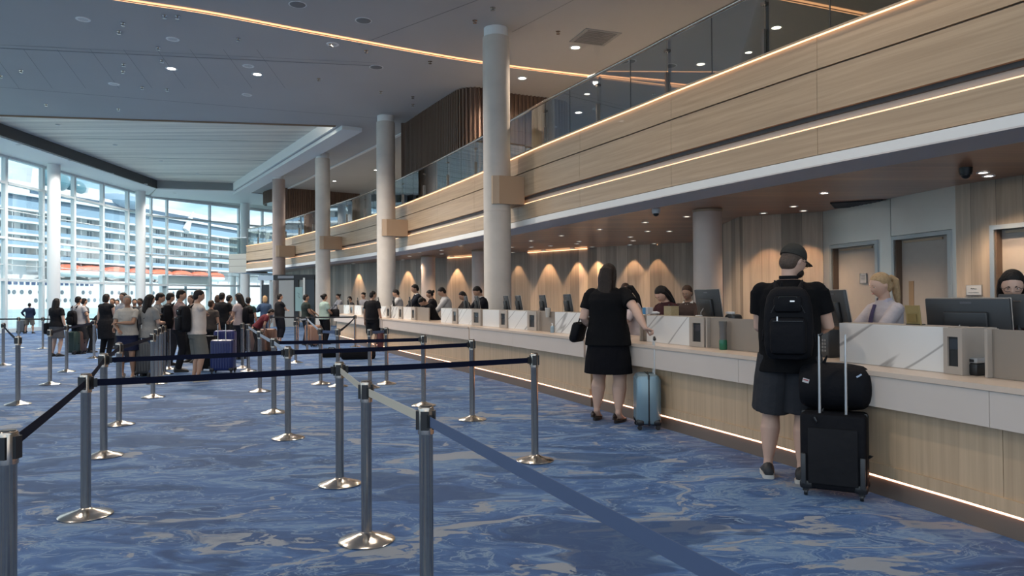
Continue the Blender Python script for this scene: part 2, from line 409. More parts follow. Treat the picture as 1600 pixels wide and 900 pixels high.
RA, RB, RC, RD = (-20.2, 26.0), (-6.74, 28.26), (-16.9, 44.7), (-20.97, 43.45)
outer = [(WX-.3, -1), (18, -1), (18, 80), (BEND[0], 80), BEND, (CORN[0]-.3, CORN[1]+.2)]
struct(poly('ceiling', outer, ZC, CEILM, holes=[[RA, RB, RC, RD]], down=True))
struct(poly('ceiling_recess', [(RA[0]-.3, RA[1]-.3), (RB[0]+.3, RB[1]-.3), (RC[0]+.1, RC[1]+.3), (RD[0]-.3, RD[1]+.3)], ZC+.42, PALECEIL, down=True))
# faces of the recess
for i, (a, b, mt) in enumerate(((RA, RD, CHAR), (RD, RC, M('recess_far_face', (.22, .24, .245), .6)), (RC, RB, CEILL), (RB, RA, CHAR))):
    c = Curve([a, b], smooth=False); mb = MB(); sweep(mb, c, 0, c.len, rect(-.05, .03, ZC-.06 if i == 0 else ZC-.02, ZC+.5))
    struct(mb.obj('trim_%d' % (i+1), mt, smooth=False))
c = Curve([RA, RB], smooth=False); mb = MB(); sweep(mb, c, 0, c.len, rect(.05, .11, ZC-.05, ZC+.0)); struct(mb.obj('trim_5', M('bronze_edge', (.25, .16, .10), .4, .3), smooth=False))
COVE = emit('recess_cove_led', (1, .92, .80), 36.0)  # unseen cove inferred from the recess edge, added to light the boards
for i, (a, b) in enumerate(((RA, RB),)):
    c = Curve([a, b], smooth=False); mb = MB(); sweep(mb, c, .3, c.len-.3, rect(-.16, -.06, ZC+.06, ZC+.075)); t = thing('recess_cove_light', ('hidden pale cove light along the near edge of the boarded ceiling recess', 'hidden pale cove light along the window side of the boarded ceiling recess', 'hidden pale cove light along the mezzanine side of the boarded ceiling recess')[i], 'light strip'); mb.obj('diffuser', COVE, t, smooth=False)
    mb = MB(); sweep(mb, c, 0, c.len, rect(-.20, 0, ZC+.0, ZC+.03)); struct(mb.obj('trim_%d' % (60+i), CHAR, smooth=False))
# pale perimeter soffit over the windows
def dropped(name, pts, z0, z1, mat):
    mb = MB(); n = len(pts)
    mb.add([(x, y, z0) for x, y in pts]+[(x, y, z1) for x, y in pts], [tuple(range(n)), tuple(n+i for i in reversed(range(n)))]+[(i, n+i, n+(i+1) % n, (i+1) % n) for i in range(n)])
    return struct(mb.obj(name, mat, smooth=False))
dropped('trim_6', [(WX, -1), (-20.45, -1), (-20.45, 26.0), (-21.1, 43.6), (WX, 46.5)], ZC-.05, ZC-.005, CEILL)
dropped('trim_7', [(-21.1, 43.65), (-16.95, 44.85), (-12.5, 49.5), (-12.5, 56), CORN], ZC-.05, ZC-.005, CEILL)
# band that runs beside the recess parallel to the mezzanine
d = np.array([RB[0]-RC[0], RB[1]-RC[1]]); d = d/np.hypot(*d); nn_ = np.array([-d[1], d[0]])
def along(o, s0, s1):
    a = np.array(RC)+nn_*o; return [tuple(a+d*s0), tuple(a+d*s1)]
a1, a2 = along(.15, -1, 19.6); b1, b2 = along(.95, -1, 19.6)
dropped('trim_8', [a1, a2, b2, b1], ZC-.16, ZC-.005, CEILL)
a1, a2 = along(2.6, 1, 22); b1, b2 = along(2.75, 1, 22)
dropped('trim_9', [a1, a2, b2, b1], ZC-.05, ZC-.005, CEILL)
# seams between the ceiling sheets
SEAM = M('ceiling_seam', (.24, .235, .23), .8)
def ceilpt(x, y, z=ZC): p = atz(x, y, z); return (p.x, p.y)
mb = MB()
for (p0, p1, w) in (((0, 75), (590, 103), .05), ((0, 136), (620, 187), .035), ((0, 70), (590, 98), .02), ((560, 70), (905, -60), .03), ((800, 50), (1010, -60), .02)):
    a = np.array(ceilpt(*p0)); b = np.array(ceilpt(*p1)); u = (b-a)/np.hypot(*(b-a)); nv = np.array([-u[1], u[0]])*w/2
    mb.add([(*(a-nv), ZC-.004), (*(b-nv), ZC-.004), (*(b+nv), ZC-.004), (*(a+nv), ZC-.004)], [(3, 2, 1, 0)])
for k in range(9):
    x0 = -40+k*52; a = np.array(ceilpt(x0+25, 77)); b = np.array(ceilpt(x0+70, 138)); u = (b-a)/np.hypot(*(b-a)); nv = np.array([-u[1], u[0]])*.006
    mb.add([(*(a-nv), ZC-.004), (*(b-nv), ZC-.004), (*(b+nv), ZC-.004), (*(a+nv), ZC-.004)], [(3, 2, 1, 0)])
struct(mb.obj('trim_10', SEAM, smooth=False))
mb = MB()   # dark joints in the pale boarded recess
for y in (218, 247, 270):
    a = np.array(ceilpt(60 if y == 218 else 100, y-3, ZC+.42)); b = np.array(ceilpt(505 if y == 218 else 440-(y-247)*2, y+4, ZC+.42)); u = (b-a)/np.hypot(*(b-a)); nv = np.array([-u[1], u[0]])*.03
    mb.add([(*(a-nv), ZC+.415), (*(b-nv), ZC+.415), (*(b+nv), ZC+.415), (*(a+nv), ZC+.415)], [(3, 2, 1, 0)])
struct(mb.obj('trim_11', CHAR, smooth=False))

# ---- mezzanine edge
def zk(z, q, p):
    Y = min(max(p[1], 20), 42); k = 1-.11*(Y-20)/22; return 3.35+(z-3.35)*k if z > 3.35 else z
T0 = 4.97
def fas(name, prof, mat, s0=0, s1=None, seg=None, **kw):
    mb = MB(); s1 = s1 or FASCIA.len
    if seg:
        s = s0
        while s < s1-.05: e = min(s+seg, s1); sweep(mb, FASCIA, s, e-.007, prof, zf=zk, step=.6); s = e
    else: sweep(mb, FASCIA, s0, s1, prof, zf=zk, step=.6)
    return struct(mb.obj(name, mat, smooth=False))
s_ph = FASCIA.hit(1277, 0, 4.2) % 3.1
for s0, s1 in ((0, s_ph), (s_ph, FASCIA.len)): pass
fas('wall_mezzanine', rect(0, .05, 4.53, T0), VENEER, s_ph, seg=3.1)
fas('wall_mezzanine_middle', rect(-.012, .05, 3.92, 4.50), VENEER, s_ph, seg=3.1)
fas('wall_mezzanine_lower', rect(-.01, .05, 3.36, 3.73), VENEER, s_ph, seg=3.1)
fas('wall_mezzanine_core', rect(.10, .16, 3.22, T0-.02), M('recess_backing', (.46, .43, .38), .6))
fas('trim_12', rect(.05, .10, 4.45, 4.56), CHAR); fas('trim_13', rect(.05, .10, 3.86, 3.96), CHAR)
fas('trim_14', rect(-.035, .16, T0+.005, T0+.035), VENEER)
fas('trim_15', rect(-.03, .12, 3.22, 3.345), CEILL)
fas('trim_16', rect(-.03, .80, 3.20, 3.22), M('grey_soffit', (.62, .58, .57), .6))
tag(fas('mezzanine_edge_light', rect(-.032, -.008, T0-.008, T0+.004), LED), 'warm light strip along the top edge of the wooden mezzanine fascia', 'light strip', kind='thing')
tag(fas('mezzanine_cove_light', rect(.012, .035, 3.74, 3.752), LEDC), 'warm light strip in the groove of the wooden mezzanine fascia', 'light strip', kind='thing')
offp = [tuple(FASCIA.off(q, .8)) for q in np.linspace(0, FASCIA.len, 40)]
soff = offp+[(-15.0, 60), (18, 60), (18, -6), (10, -6)]
struct(poly('ceiling_under_mezzanine', soff, ZS+.02, CEILWOOD, down=True))
offp = [tuple(FASCIA.off(q, .1)) for q in np.linspace(0, FASCIA.len, 40)]
struct(poly('floor_mezzanine', offp+[(-15.0, 60), (18, 60), (18, -6), (10, -6)], 4.2, M('mezzanine_floor', (.22, .21, .20), .6)))
# end block of the mezzanine, facing the hall
ep = FASCIA.pt(FASCIA.len); e1 = aty(357.5, 400, ep[1]+.25)
EC = Curve([tuple(ep), (e1.x, e1.y)], smooth=False)
for k, (a, b) in enumerate(((3.14, 3.52), (3.54, 3.96), (3.98, 4.30))):
    mb = MB(); sweep(mb, EC, 0, EC.len, rect(0, .3, a, b)); struct(mb.obj('wall_mezzanine_end_%d' % (k+1), M('pale_end_panel', (.42, .42, .38), .5), smooth=False))
mb = MB(); sweep(mb, EC, 0, EC.len, rect(.01, 2.5, 3.16, 4.28)); struct(mb.obj('wall_mezzanine_end_core', CHAR, smooth=False))
dropped('trim_17', [tuple(ep), (e1.x, e1.y), (e1.x+1.0, e1.y+8), (ep[0]+3, ep[1]+9)], 3.12, 3.16, CEILL)

# ---- wall behind the counters
def wall(name, pts, z0, z1, mat, smooth=False, th=.15):
    c = Curve(pts, smooth=smooth); mb = MB(); sweep(mb, c, 0, c.len, rect(0, th, z0, z1)); struct(mb.obj(name, mat, smooth=False)); return c
WA, WB, WC, WD = (7.64, 10.94), (7.25, 12.0), (6.60, 15.58), (5.11, 16.48)
w0 = Curve([(10.3, -6), (9.3, 4.5), WA, WB], smooth=False)
BW = wall('wall_back', [(9.5, 22.4), (4.93, 24.82), (3.38, 25.9), (.79, 28.6), (-1.56, 31.0), (-5.34, 34.6), (-8.6, 38.4), (-10.4, 41.0), (-16.4, 51.5)], 0, ZS+.02, WALLWOOD)
wall('wall_return', [WC, WD], 0, ZS+.02, WALLWOOD); wall('wall_passage', [WD, (5.35, 20.0)], 0, ZS+.02, WALLWOOD)
def leaf(name, c, s0, s1, zt, mat, vision=None):
    """steel frame and a recessed leaf between s0 and s1 of the straight wall c"""
    mb = MB(); fw = .07
    for a, b in ((s0-fw, s0), (s1, s1+fw)): sweep(mb, c, a, b, rect(-.03, .14, 0, zt+fw))
    sweep(mb, c, s0, s1, rect(-.03, .14, zt, zt+fw)); fr = mb.obj(name, M('door_frame_steel', (.40, .42, .43), .35, .7), smooth=False); struct(fr)
    mb = MB(); sweep(mb, c, s0, s1, rect(.12, .16, 0, zt)); mb.obj('door_leaf', mat, fr, smooth=False)
    mb = MB(); sweep(mb, c, s0, s0+.025, rect(.0, .12, 0, zt)); sweep(mb, c, s1-.025, s1, rect(.0, .12, 0, zt)); mb.obj('door_jamb', M('brown_jamb', (.13, .085, .06), .5), fr, smooth=False)
    mb = MB(); sweep(mb, c, s0+.25, s1-.1, rect(.09, .12, zt-.06, zt-.02)); mb.obj('door_closer', GOLD, fr, smooth=False)
    if vision:
        mb = MB(); sweep(mb, c, vision[0], vision[1], rect(.112, .125, .9, zt-.75)); mb.obj('vision_panel', M('vision_wood', (.30, .19, .10), .4), fr, smooth=False)
    return fr
DOORM = M('door_paint', (.40, .34, .29), .55, noise=.05)
WM = Curve([WB, WC], smooth=False)
a, b = sorted((WM.hit(1400), WM.hit(1484))); c_, d_ = sorted((WM.hit(1302), WM.hit(1370)))
leaf('door_2', WM, a, b, 2.45, DOORM, (b-.32, b-.2)); leaf('door_1', WM, c_, d_, 2.42, DOORM)
mb = MB()
for q0, q1, z0, z1 in ((0, a-.07, 0, 3.23), (b+.07, c_-.07, 0, 2.5), (d_+.07, WM.len, 0, 2.5), (a-.07, b+.1, 2.53, 3.23), (b+.112, WM.len, 2.5, 3.23)): sweep(mb, WM, q0, q1, rect(0, .1, z0, z1))
struct(mb.obj('wall_recess', M('stainless_cladding', (.60, .58, .55), .33, .85, noise=.1, nscale=1.5), smooth=False))
mb = MB(); sweep(mb, WM, 0, WM.len, rect(.17, .2, 0, 3.2)); struct(mb.obj('wall_recess_core', CHAR, smooth=False))
s3 = w0.hit(1549, 0, 1.6)
leaf('door_3', w0, s3-1.0, s3-.07, 2.45, DOORM)
mb = MB(); sweep(mb, w0, 0, s3-1.07, rect(0, .15, 0, ZS+.02)); sweep(mb, w0, s3, w0.len, rect(0, .15, 0, ZS+.02)); sweep(mb, w0, s3-1.07, s3, rect(0, .15, 2.52, ZS+.02))
struct(mb.obj('wall_right', WALLWOOD, smooth=False))
# upper floor wall, far behind the railing
up = Curve([(15, -6), (14, 8), (9.5, 22), (4, 31), (-2, 38), (-7, 46)], smooth=False); mb = MB(); sweep(mb, up, 0, up.len, rect(0, .15, 4.2, ZC))
struct(mb.obj('wall_upper', M('upper_wall', (.26, .23, .20), .7), smooth=False))
mb = MB(); sweep(mb, up, 14, up.len-9, rect(-.4, 0, 6.6, 7.2)); struct(mb.obj('trim_18', M('upper_bulkhead', (.34, .27, .20), .6), smooth=False))

# ---- slatted enclosures on the mezzanine
def slatted(name, pts, z0, z1, pitch=.13, lab=None):
    c = Curve(pts); mb = MB(); sweep(mb, c, 0, c.len, rect(.06, .10, z0, z1), step=.3); q = .03
    while q < c.len:
        p = c.off(q, .03); mb.box((p[0], p[1], (z0+z1)/2), (.055, .06, z1-z0), c.ang(q)); q += pitch
    return struct(mb.obj(name, SLAT, smooth=False))
slatted('wall_slatted', [(-2.6, 29.6), (-4.03, 27.9), (-4.0, 27.8), (-3.2, 26.2), (-2.0, 23.9), (-1.55, 23.25), (-.98, 23.15), (-.09, 23.8), (1.8, 24.8), (1.85, 26)][::-1], 4.3, ZC, .14)
slatted('wall_slatted_far', [(-9.6, 46.6), (-10.4, 46.1), (-13.4, 43.95), (-13.5, 44.0)], 4.2, ZC, .14)
slatted('wall_slatted_corner', [(-13.4, 43.95), (-14.4, 44.3), (-15.4, 45.6), (-15.6, 46.6)], 7.35, ZC, .14)

# ---- glass railing on the mezzanine
rl = thing('glass_railing', 'long glass balustrade with steel handrail along the wooden mezzanine edge', 'railing')
mb = MB(); qs = np.linspace(s_ph, FASCIA.len-.1, 90)
def tz(q): return zk(T0, q, FASCIA.pt(q))
mb.limb([(*FASCIA.off(q, .09), tz(q)+1.06) for q in qs], .038, n=10); mb.obj('handrail', STEEL, rl)
q = FASCIA.hit(1297, .09, 5.2) % 1.15; k = 0
while q < FASCIA.len-.5:
    q1 = min(q+1.15, FASCIA.len-.1)
    if q1 > FASCIA.hit(1600, .09, 5.5)-1.5:
        mb = MB(); a = FASCIA.off(q+.012, .09); b = FASCIA.off(q1-.012, .09); t = FASCIA.tan((q+q1)/2); n_ = np.array([t[1], -t[0]])*.006
        z0, z1 = tz(q)+.02, tz(q)+1.03
        P = [(*(a-n_), z0), (*(b-n_), z0), (*(b+n_), z0), (*(a+n_), z0)]; P += [(x, y, z1) for x, y, _ in P]
        mb.add(P, [(3, 2, 1, 0), (4, 5, 6, 7), (0, 1, 5, 4), (1, 2, 6, 5), (2, 3, 7, 6), (3, 0, 4, 7)]); mb.obj('glass_pane', RGLASS, rl, smooth=False)
        if k % 2 == 0:
            mb = MB(); p = FASCIA.off(q, .13); mb.box((p[0], p[1], tz(q)+.5), (.03, .05, 1.02), FASCIA.ang(q))
            p = FASCIA.off(q, .06); mb.box((p[0], p[1], tz(q)+.22), (.045, .04, .44), FASCIA.ang(q)); mb.box((p[0], p[1], tz(q)+.82), (.09, .04, .045), FASCIA.ang(q)); mb.obj('railing_post', STEEL, rl, smooth=False)
        else:
            mb = MB(); p = FASCIA.off(q, .09); mb.box((p[0], p[1], tz(q)+.51), (.012, .014, 1.0), FASCIA.ang(q)); mb.obj('glass_joint', CHAR, rl, smooth=False)
    q += 1.15; k += 1
rl2 = thing('glass_railing', 'short glass balustrade on the pale end block of the mezzanine', 'railing')
z0 = 4.3
for nm, rec, mt in (('glass_pane', rect(.05, .062, z0, z0+1.0), RGLASS), ('handrail', rect(.03, .08, z0+1.0, z0+1.05), MULL)):
    mb = MB(); sweep(mb, EC, 0, EC.len, rec); mb.obj(nm, mt, rl2, smooth=False)

# ---- window walls
FR = MULL
def winwall(stations, pt, th_m, name0, zs, thin):
    for k in range(len(stations)-1):
        c = Curve([pt(stations[k]), pt(stations[k+1])], smooth=False); mb = MB()
        sweep(mb, c, 0, th_m*.8, rect(-.10, .10, 0, ZC-.02))
        for z, w, dd in zs: sweep(mb, c, th_m, c.len, rect(-dd, dd, z-w/2, z+w/2))
        o = struct(mb.obj('window_%d' % (name0+k), FR, smooth=False))
        mb = MB(); sweep(mb, c, th_m, c.len, rect(.0, .008, .1, ZC-.1)); g = mb.obj('pane', GLASS, o, smooth=False)
ZT = [(.09, .18, .13), (2.41, .13, .1), (3.1, .04, .04), (4.32, .11, .09), (5.6, .035, .04), (6.82, .12, .1), (ZC-.08, .16, .12)]
ya = [23.0, 25.8, 28.5, 31.0, 33.25, 35.9, 38.5, 41.2, 43.9, 46.8]
winwall(ya, lambda y: (WX, y), .22, 1, ZT, None)
sb = [0, 1.1, 4.3, 6.7, 8.8, 11.8, 14.8, 17.8, 20.8, 24, 27]
winwall(sb, lambda s: (CORN[0]+BDIR[0]*s, CORN[1]+BDIR[1]*s), .12, 20, ZT, None)
# glazed doors in the far window wall
c = Curve([(CORN[0]+BDIR[0]*.9, CORN[1]+BDIR[1]*.9), (CORN[0]+BDIR[0]*4.6, CORN[1]+BDIR[1]*4.6)], smooth=False)
mb = MB(); sweep(mb, c, 0, c.len, rect(-.55, -.1, 2.5, 3.05)); sweep(mb, c, 0, .22, rect(-.45, -.1, 0, 2.5)); sweep(mb, c, c.len-.22, c.len, rect(-.45, -.1, 0, 2.5)); sweep(mb, c, c.len/2-.06, c.len/2+.06, rect(-.4, -.3, 0, 2.5)); sweep(mb, c, .2, c.len-.2, rect(-.4, -.3, 2.1, 2.2))
struct(mb.obj('door_4', MULL, smooth=False))

# ---- outside: quay water and the ship
SEA = M('turquoise_water', (.42, .59, .60), .4, spec=.5, noise=.2, nscale=.15, bump=.6, bscale=.5)
mb = MB(); mb.add([(WX-.4, -60, -.3), (WX-.4, 47, -.3), (BEND[0], BEND[1], -.3), (300, 400, -.3), (300, 1500, -.3), (-1500, 1500, -.3), (-1500, -60, -.3)], [(6, 5, 4, 3, 2, 1, 0)][::-1])
sea = mb.obj('sea', SEA, smooth=False); sea['kind'] = 'stuff'; sea['label'] = 'turquoise harbour water outside the windows'

# ---- cruise ship
SHIPW = M('ship_white_paint', (.70, .72, .74), .5); SHIPB = M('ship_blue_glass', (.26, .37, .48), .5, spec=.2); SHIPD = M('ship_dark_glass', (.07, .12, .18), .25)
def balcony_mat():
    mt, t, b = _mat('ship_cabin_wall'); L = t.links.new; uv = N(t, 'ShaderNodeUVMap'); sep = N(t, 'ShaderNodeSeparateXYZ'); L(uv.outputs[0], sep.inputs[0])
    dv = N(t, 'ShaderNodeMath', operation='DIVIDE'); dv.inputs[1].default_value = 3.1; L(sep.outputs[0], dv.inputs[0])
    fr = N(t, 'ShaderNodeMath', operation='FRACT'); L(dv.outputs[0], fr.inputs[0])
    r = N(t, 'ShaderNodeValToRGB'); r.color_ramp.interpolation = 'CONSTANT'; L(fr.outputs[0], r.inputs[0]); e = r.color_ramp.elements
    e[0].position = 0; e[0].color = (.72, .74, .75, 1); e[1].position = .22; e[1].color = (.16, .19, .22, 1)
    for p, c in ((.42, (.60, .62, .63, 1)), (.52, (.20, .24, .28, 1)), (.72, (.74, .75, .76, 1))): x = e.new(p); x.color = c
    L(r.outputs[0], b.inputs['Base Color']); return mt
CABIN = balcony_mat()
SH = Curve([(-121, 60), (-112, 103), (-103, 150), (-94, 198), (-86.5, 245), (-80, 285), (-79, 315), (-86, 345)])
ship = thing('cruise_ship', 'huge white cruise ship with blue glass balconies moored outside the windows', 'ship', (0, 0, 0))
mb = MB(); sweep(mb, SH, 0, SH.len, rect(-30, 0, -.4, 5.9), step=6); sweep(mb, SH, 0, SH.len-8, rect(-30, -3.2, 5.9, 28.0-4.6), step=6); sweep(mb, SH, 0, SH.len, rect(-1.2, .25, 5.7, 6.1), step=6); mb.obj('hull', SHIPW, ship, smooth=False)
for k, z in enumerate((10.3, 12.9, 15.5, 18.1, 20.7)):
    e = SH.len-6-k*5
    mb = MB(); sweep(mb, SH, 0, e, rect(-3.2, .5, z-.32, z+.12), step=6); s = 0
    while s < e: a = SH.off(s, -1.2); mb.box((a[0], a[1], z-1.4), (.12, 2.6, 2.4), SH.ang(s)); s += 6.2
    mb.obj('deck', SHIPW, ship, smooth=False)
    if k < 5:
        mb = MB(); sweep(mb, SH, 0, e, rect(-3.1, -1.7, z+.12, z+2.3), step=6); mb.obj('cabin_wall', CABIN, ship, smooth=False)
        mb = MB(); sweep(mb, SH, 0, e, rect(.3, .36, z+.12, z+.92), step=6); mb.obj('balcony_glass', SHIPB, ship, smooth=False)
mb = MB(); sweep(mb, SH, 0, 262, rect(-3.1, .2, 20.9, 22.5), step=6); mb.obj('blue_window_band', SHIPB, ship, smooth=False)
mb = MB(); sweep(mb, SH, 0, 240, rect(-3.1, .0, 22.5, 23.5), step=6); mb.obj('dark_window_band', SHIPD, ship, smooth=False)
mb = MB(); sweep(mb, SH, 0, 236, rect(-14, .6, 23.5, 24.1), step=6); sweep(mb, SH, 0, 215, rect(-14, -2.5, 24.1, 26.4), step=6); sweep(mb, SH, 0, 190, rect(-14, -4.5, 26.4, 27.3), step=6)
for s in (150, 196, 232): mb.limb([(*SH.off(s, .3), 20.8), (*SH.off(s+4, .3), 26.6)], (1.3, .3), n=8, ref=(.1, 1, 0))
mb.obj('upper_decks', SHIPW, ship, smooth=False)
mb = MB(); sweep(mb, SH, 100, 228, rect(-2.4, -2.3, 24.6, 25.6), step=6); mb.obj('upper_windows', SHIPD, ship, smooth=False)
def shippt(px, z, o=-6): s = SH.hit(px, o, 5.0); return s, SH.off(s, o)
for px, z, r in ((82, 29.0, 2.7), (117, 28.3, 1.9)):
    s, p = shippt(px, 28); mb = MB(); mb.ell((p[0], p[1], z), (r*1.2, r*1.5, r), n=20, m_=12); mb.limb([(p[0], p[1], 26), (p[0], p[1], z)], 1.2); mb.obj('radome', M('teal_dome_glass', (.10, .22, .27), .3), ship)
for px, zt, w in ((50, 31.0, 3.0), (102, 29.5, 2.0), (141, 29.0, 4.6)):
    s, p = shippt(px, 28, -7); mb = MB(); a = SH.tan(s)
    mb.loft([[Vector((p[0]+a[0]*q*w*k, p[1]+a[1]*q*w*k, z))+Vector((d_*1.2, 0, 0)) for q, d_ in ((-1, -1), (1, -1), (1, 1), (-.7, 1))] for z, k in ((26, 1.0), ((26+zt)/2, .8), (zt, .62))]); mb.obj('funnel_screen', SHIPW, ship, smooth=False)
s, p = shippt(185, 27); mb = MB(); mb.ell((p[0], p[1], 26.6), (6, 8, 2.2), n=18, m_=10); mb.obj('pool_dome', SHIPB, ship)
OR = M('lifeboat_orange', (.75, .16, .08), .45); lb0 = None
for px in (107, 143, 181, 217, 250, 283, 312, 335):
    s = SH.hit(px, .5, 8); p = SH.off(s, .6)
    mb = MB(); mb.ell((0, 0, .35), (5.0, 1.5, 1.15), n=16, m_=8, mi=0); mb.ell((0, 0, -.35), (5.2, 1.6, 1.0), n=16, m_=8, mi=1)
    o = mb.obj('lifeboat', [OR, SHIPW], ship); o.location = (p[0], p[1], 8.1); o.rotation_euler = (0, 0, SH.ang(s))
mb = MB(); mb.lathe([(.48, 0), (.48, .08), (.36, .1)], R=Matrix.Rotation(PI/2, 3, 'Y'), n=14); ph = mb.mesh('porthole', M('porthole_glass', (.10, .13, .16), .3), 40)
pl = [(13, 3.3), (22, 3.3), (34, 3.3), (47, 3.3), (62, 3.3), (97, 3.3), (130, 3.3), (141, 3.3), (175, 3.3), (186, 3.3), (196, 3.3), (206, 3.3), (240, 3.3), (255, 3.3), (271, 3.3), (300, 3.3), (330, 3.3)]
pl += [(56+9.2*i, 1.5) for i in range(28)]
for px, z in pl:
    s = SH.hit(px, .02, z); p = SH.off(s, -.02); o = bpy.data.objects.new('porthole', ph); COL.objects.link(o); o.parent = ship; o.location = (p[0], p[1], z); o.rotation_euler = (0, 0, SH.ang(s)-PI/2)
mb = MB(); s = SH.hit(15, .1, 5)
for k in range(16): p = SH.off(s+k*1.5, .04); mb.box((p[0], p[1], 5.2), (.95, .1, .75), SH.ang(s))
mb.obj('name_band', M('ship_dark_blue', (.04, .07, .16), .5), ship, smooth=False)

# ---- columns
CL = [('thick round concrete column nearest the camera with a bronze box collar', 775, 50, .335, 19),
      ('round concrete column second in the row with bronze box collar', 602.5, 185, .335, 0),
      ('round concrete column third in the row, left of the last desk screens', 504, 243, .33, 0),
      ('reddish round concrete column furthest of the row with bronze collar', 435.5, 276, .33, 0)]
RCONC = M('reddish_column', (.40, .31, .27), .55, noise=.15, nscale=2.2)
for i, (lab, px, py, r, _) in enumerate(CL):
    p = atz(px, py, ZC-.08); c = thing('round_column', lab, 'column', (p.x, p.y, 0), 0, 'columns in front of the mezzanine')
    mb = MB(); mb.lathe([(r, 0), (r, 3.55), (r-.006, 3.553), (r-.006, 3.567), (r, 3.57), (r, 7.86), (r-.02, 7.87)], n=40, cap=False); mb.obj('shaft', RCONC if i == 3 else CONC, c, smooth=30)
    mb = MB(); mb.lathe([(r*.9, 7.86), (r*.9, ZC-.003)], n=32); mb.obj('capital', CEILL, c)
    qs = np.linspace(0, FASCIA.len, 1500); ds = [math.hypot(*(FASCIA.pt(q)-np.array([p.x, p.y]))) for q in qs]; j = int(np.argmin(ds)); q = qs[j]; dist = ds[j]
    t = FASCIA.tan(q); n_ = np.array([t[1], -t[0]]); z0, z1 = (3.72, 4.40) if i == 0 else (3.70, 4.30)
    mb = MB(); hw = .40; pts = [(-.10, -hw), (dist-.02, -hw), (dist-.02, hw), (-.10, hw), (-.24, hw*.8), (-.24, -hw*.8)]
    P = [(n_[0]*a+t[0]*b, n_[1]*a+t[1]*b) for a, b in pts]; mb.loft([[Vector((x, y, z)) for x, y in P] for z in (z0, z1)]); mb.obj('bronze_collar', GOLD, c, smooth=False)
for lab, px, py, r in (('round column beneath the mezzanine behind the middle counter', 1105, 329, .29), ('round column under the mezzanine between the two nearest hall columns', 748, 392, .26), ('round column under the mezzanine beside a spotlit wall, right of the second hall column', 669, 401, .30)):
    p = atz(px, py, ZS); c = thing('round_column', lab, 'column', (p.x, p.y, 0)); mb = MB(); mb.lathe([(r, 0), (r, ZS+.01)], n=36); mb.obj('shaft', M('under_column_plaster', (.56, .44, .37), .4, noise=.14, nscale=2), c, smooth=30)
    mb = MB(); mb.lathe([(r+.012, ZS-.04), (r+.012, ZS+.01)], n=36); mb.obj('capital', GOLD, c)
for i, (px, Y, r) in enumerate(((84, 35.6, .28), (219.5, 44.6, .28), (383, 50.5, .31), (364, 53, .2))):
    p = aty(px, 400, Y); lab = ('pale round column nearest along the left window wall', 'pale round column near the corner of the window walls', 'pale round column behind the end block of the mezzanine', 'slim pale column left of the column behind the end block')[i]
    c = thing('window_column', lab, 'column', (p.x, p.y, 0)); mb = MB(); mb.lathe([(r, 0), (r, (ZC-.055) if i < 3 else 3.1)], n=32); mb.obj('shaft', WCOL, c, smooth=30)
    mb = MB(); mb.lathe([(r+.03, 0), (r+.03, .12)], n=32); mb.obj('base_ring', MULL, c)

# ================================================================== CHECK-IN COUNTER
LEDGE = M('ledge_stone', (.62, .49, .39), .32, noise=.05, nscale=4)
BAND = M('counter_band', (.60, .51, .445), .4, noise=.04, nscale=3)
e0 = COUNTER.hit(919, -.05, .6); e1_ = COUNTER.hit(737, -.05, .6); e2 = COUNTER.hit(600, -.05, .6); CEND = COUNTER.hit(521.5, -.1, .9)
secs = [(0, e0, 'long pale counter section at the right, below the man with a black suitcase'), (e0, e1_, 'pale counter section between the woman in black and the second break'),
        (e1_, e2, 'pale counter section behind the belt barriers in the middle'), (e2, CEND, 'last short counter section furthest away beside the mint shirt')]
for s0, s1, lab in secs:
    c = thing('checkin_counter', lab, 'counter', (0, 0, 0), 0, 'sections of the long curved check-in counter'); g = .03
    def part(nm, mt, *recs, seg=None):
        mb = MB()
        for r_ in recs:
            if seg:
                s = s0+g
                while s < s1-g-.05: e = min(s+seg, s1-g); sweep(mb, COUNTER, s, e-.004, r_, step=.4); s = e
            else: sweep(mb, COUNTER, s0+g, s1-g, r_, step=.4)
        return mb.obj(nm, mt, c, smooth=False)
    part('front_panel', VENEER_C, rect(0, .04, .15, .68), seg=1.25)
    part('base_moulding', VENEER_C, rect(-.016, .0, .145, .23))
    part('stone_band', BAND, rect(-.10, .05, .655, .872), seg=2.5)
    part('ledge', LEDGE, rect(-.11, .85, .875, .91))
    part('plinth', PLINTH, rect(.0, .05, 0, .125))
    part('carcass', BEIGED, rect(.05, .80, .0, .87))
    tag(part('light_strip', emit('counter_led', (1, .50, .31), 4.0), rect(-.012, .03, .131, .141)), 'glowing warm light strip')
    if s0 > 0:
        mb = MB(); sweep(mb, COUNTER, s0-.02, s0+.02, rect(.06, .5, 0, .9)); mb.obj('end_panel', M('pink_pilaster', (.42, .30, .26), .5), c, smooth=False)

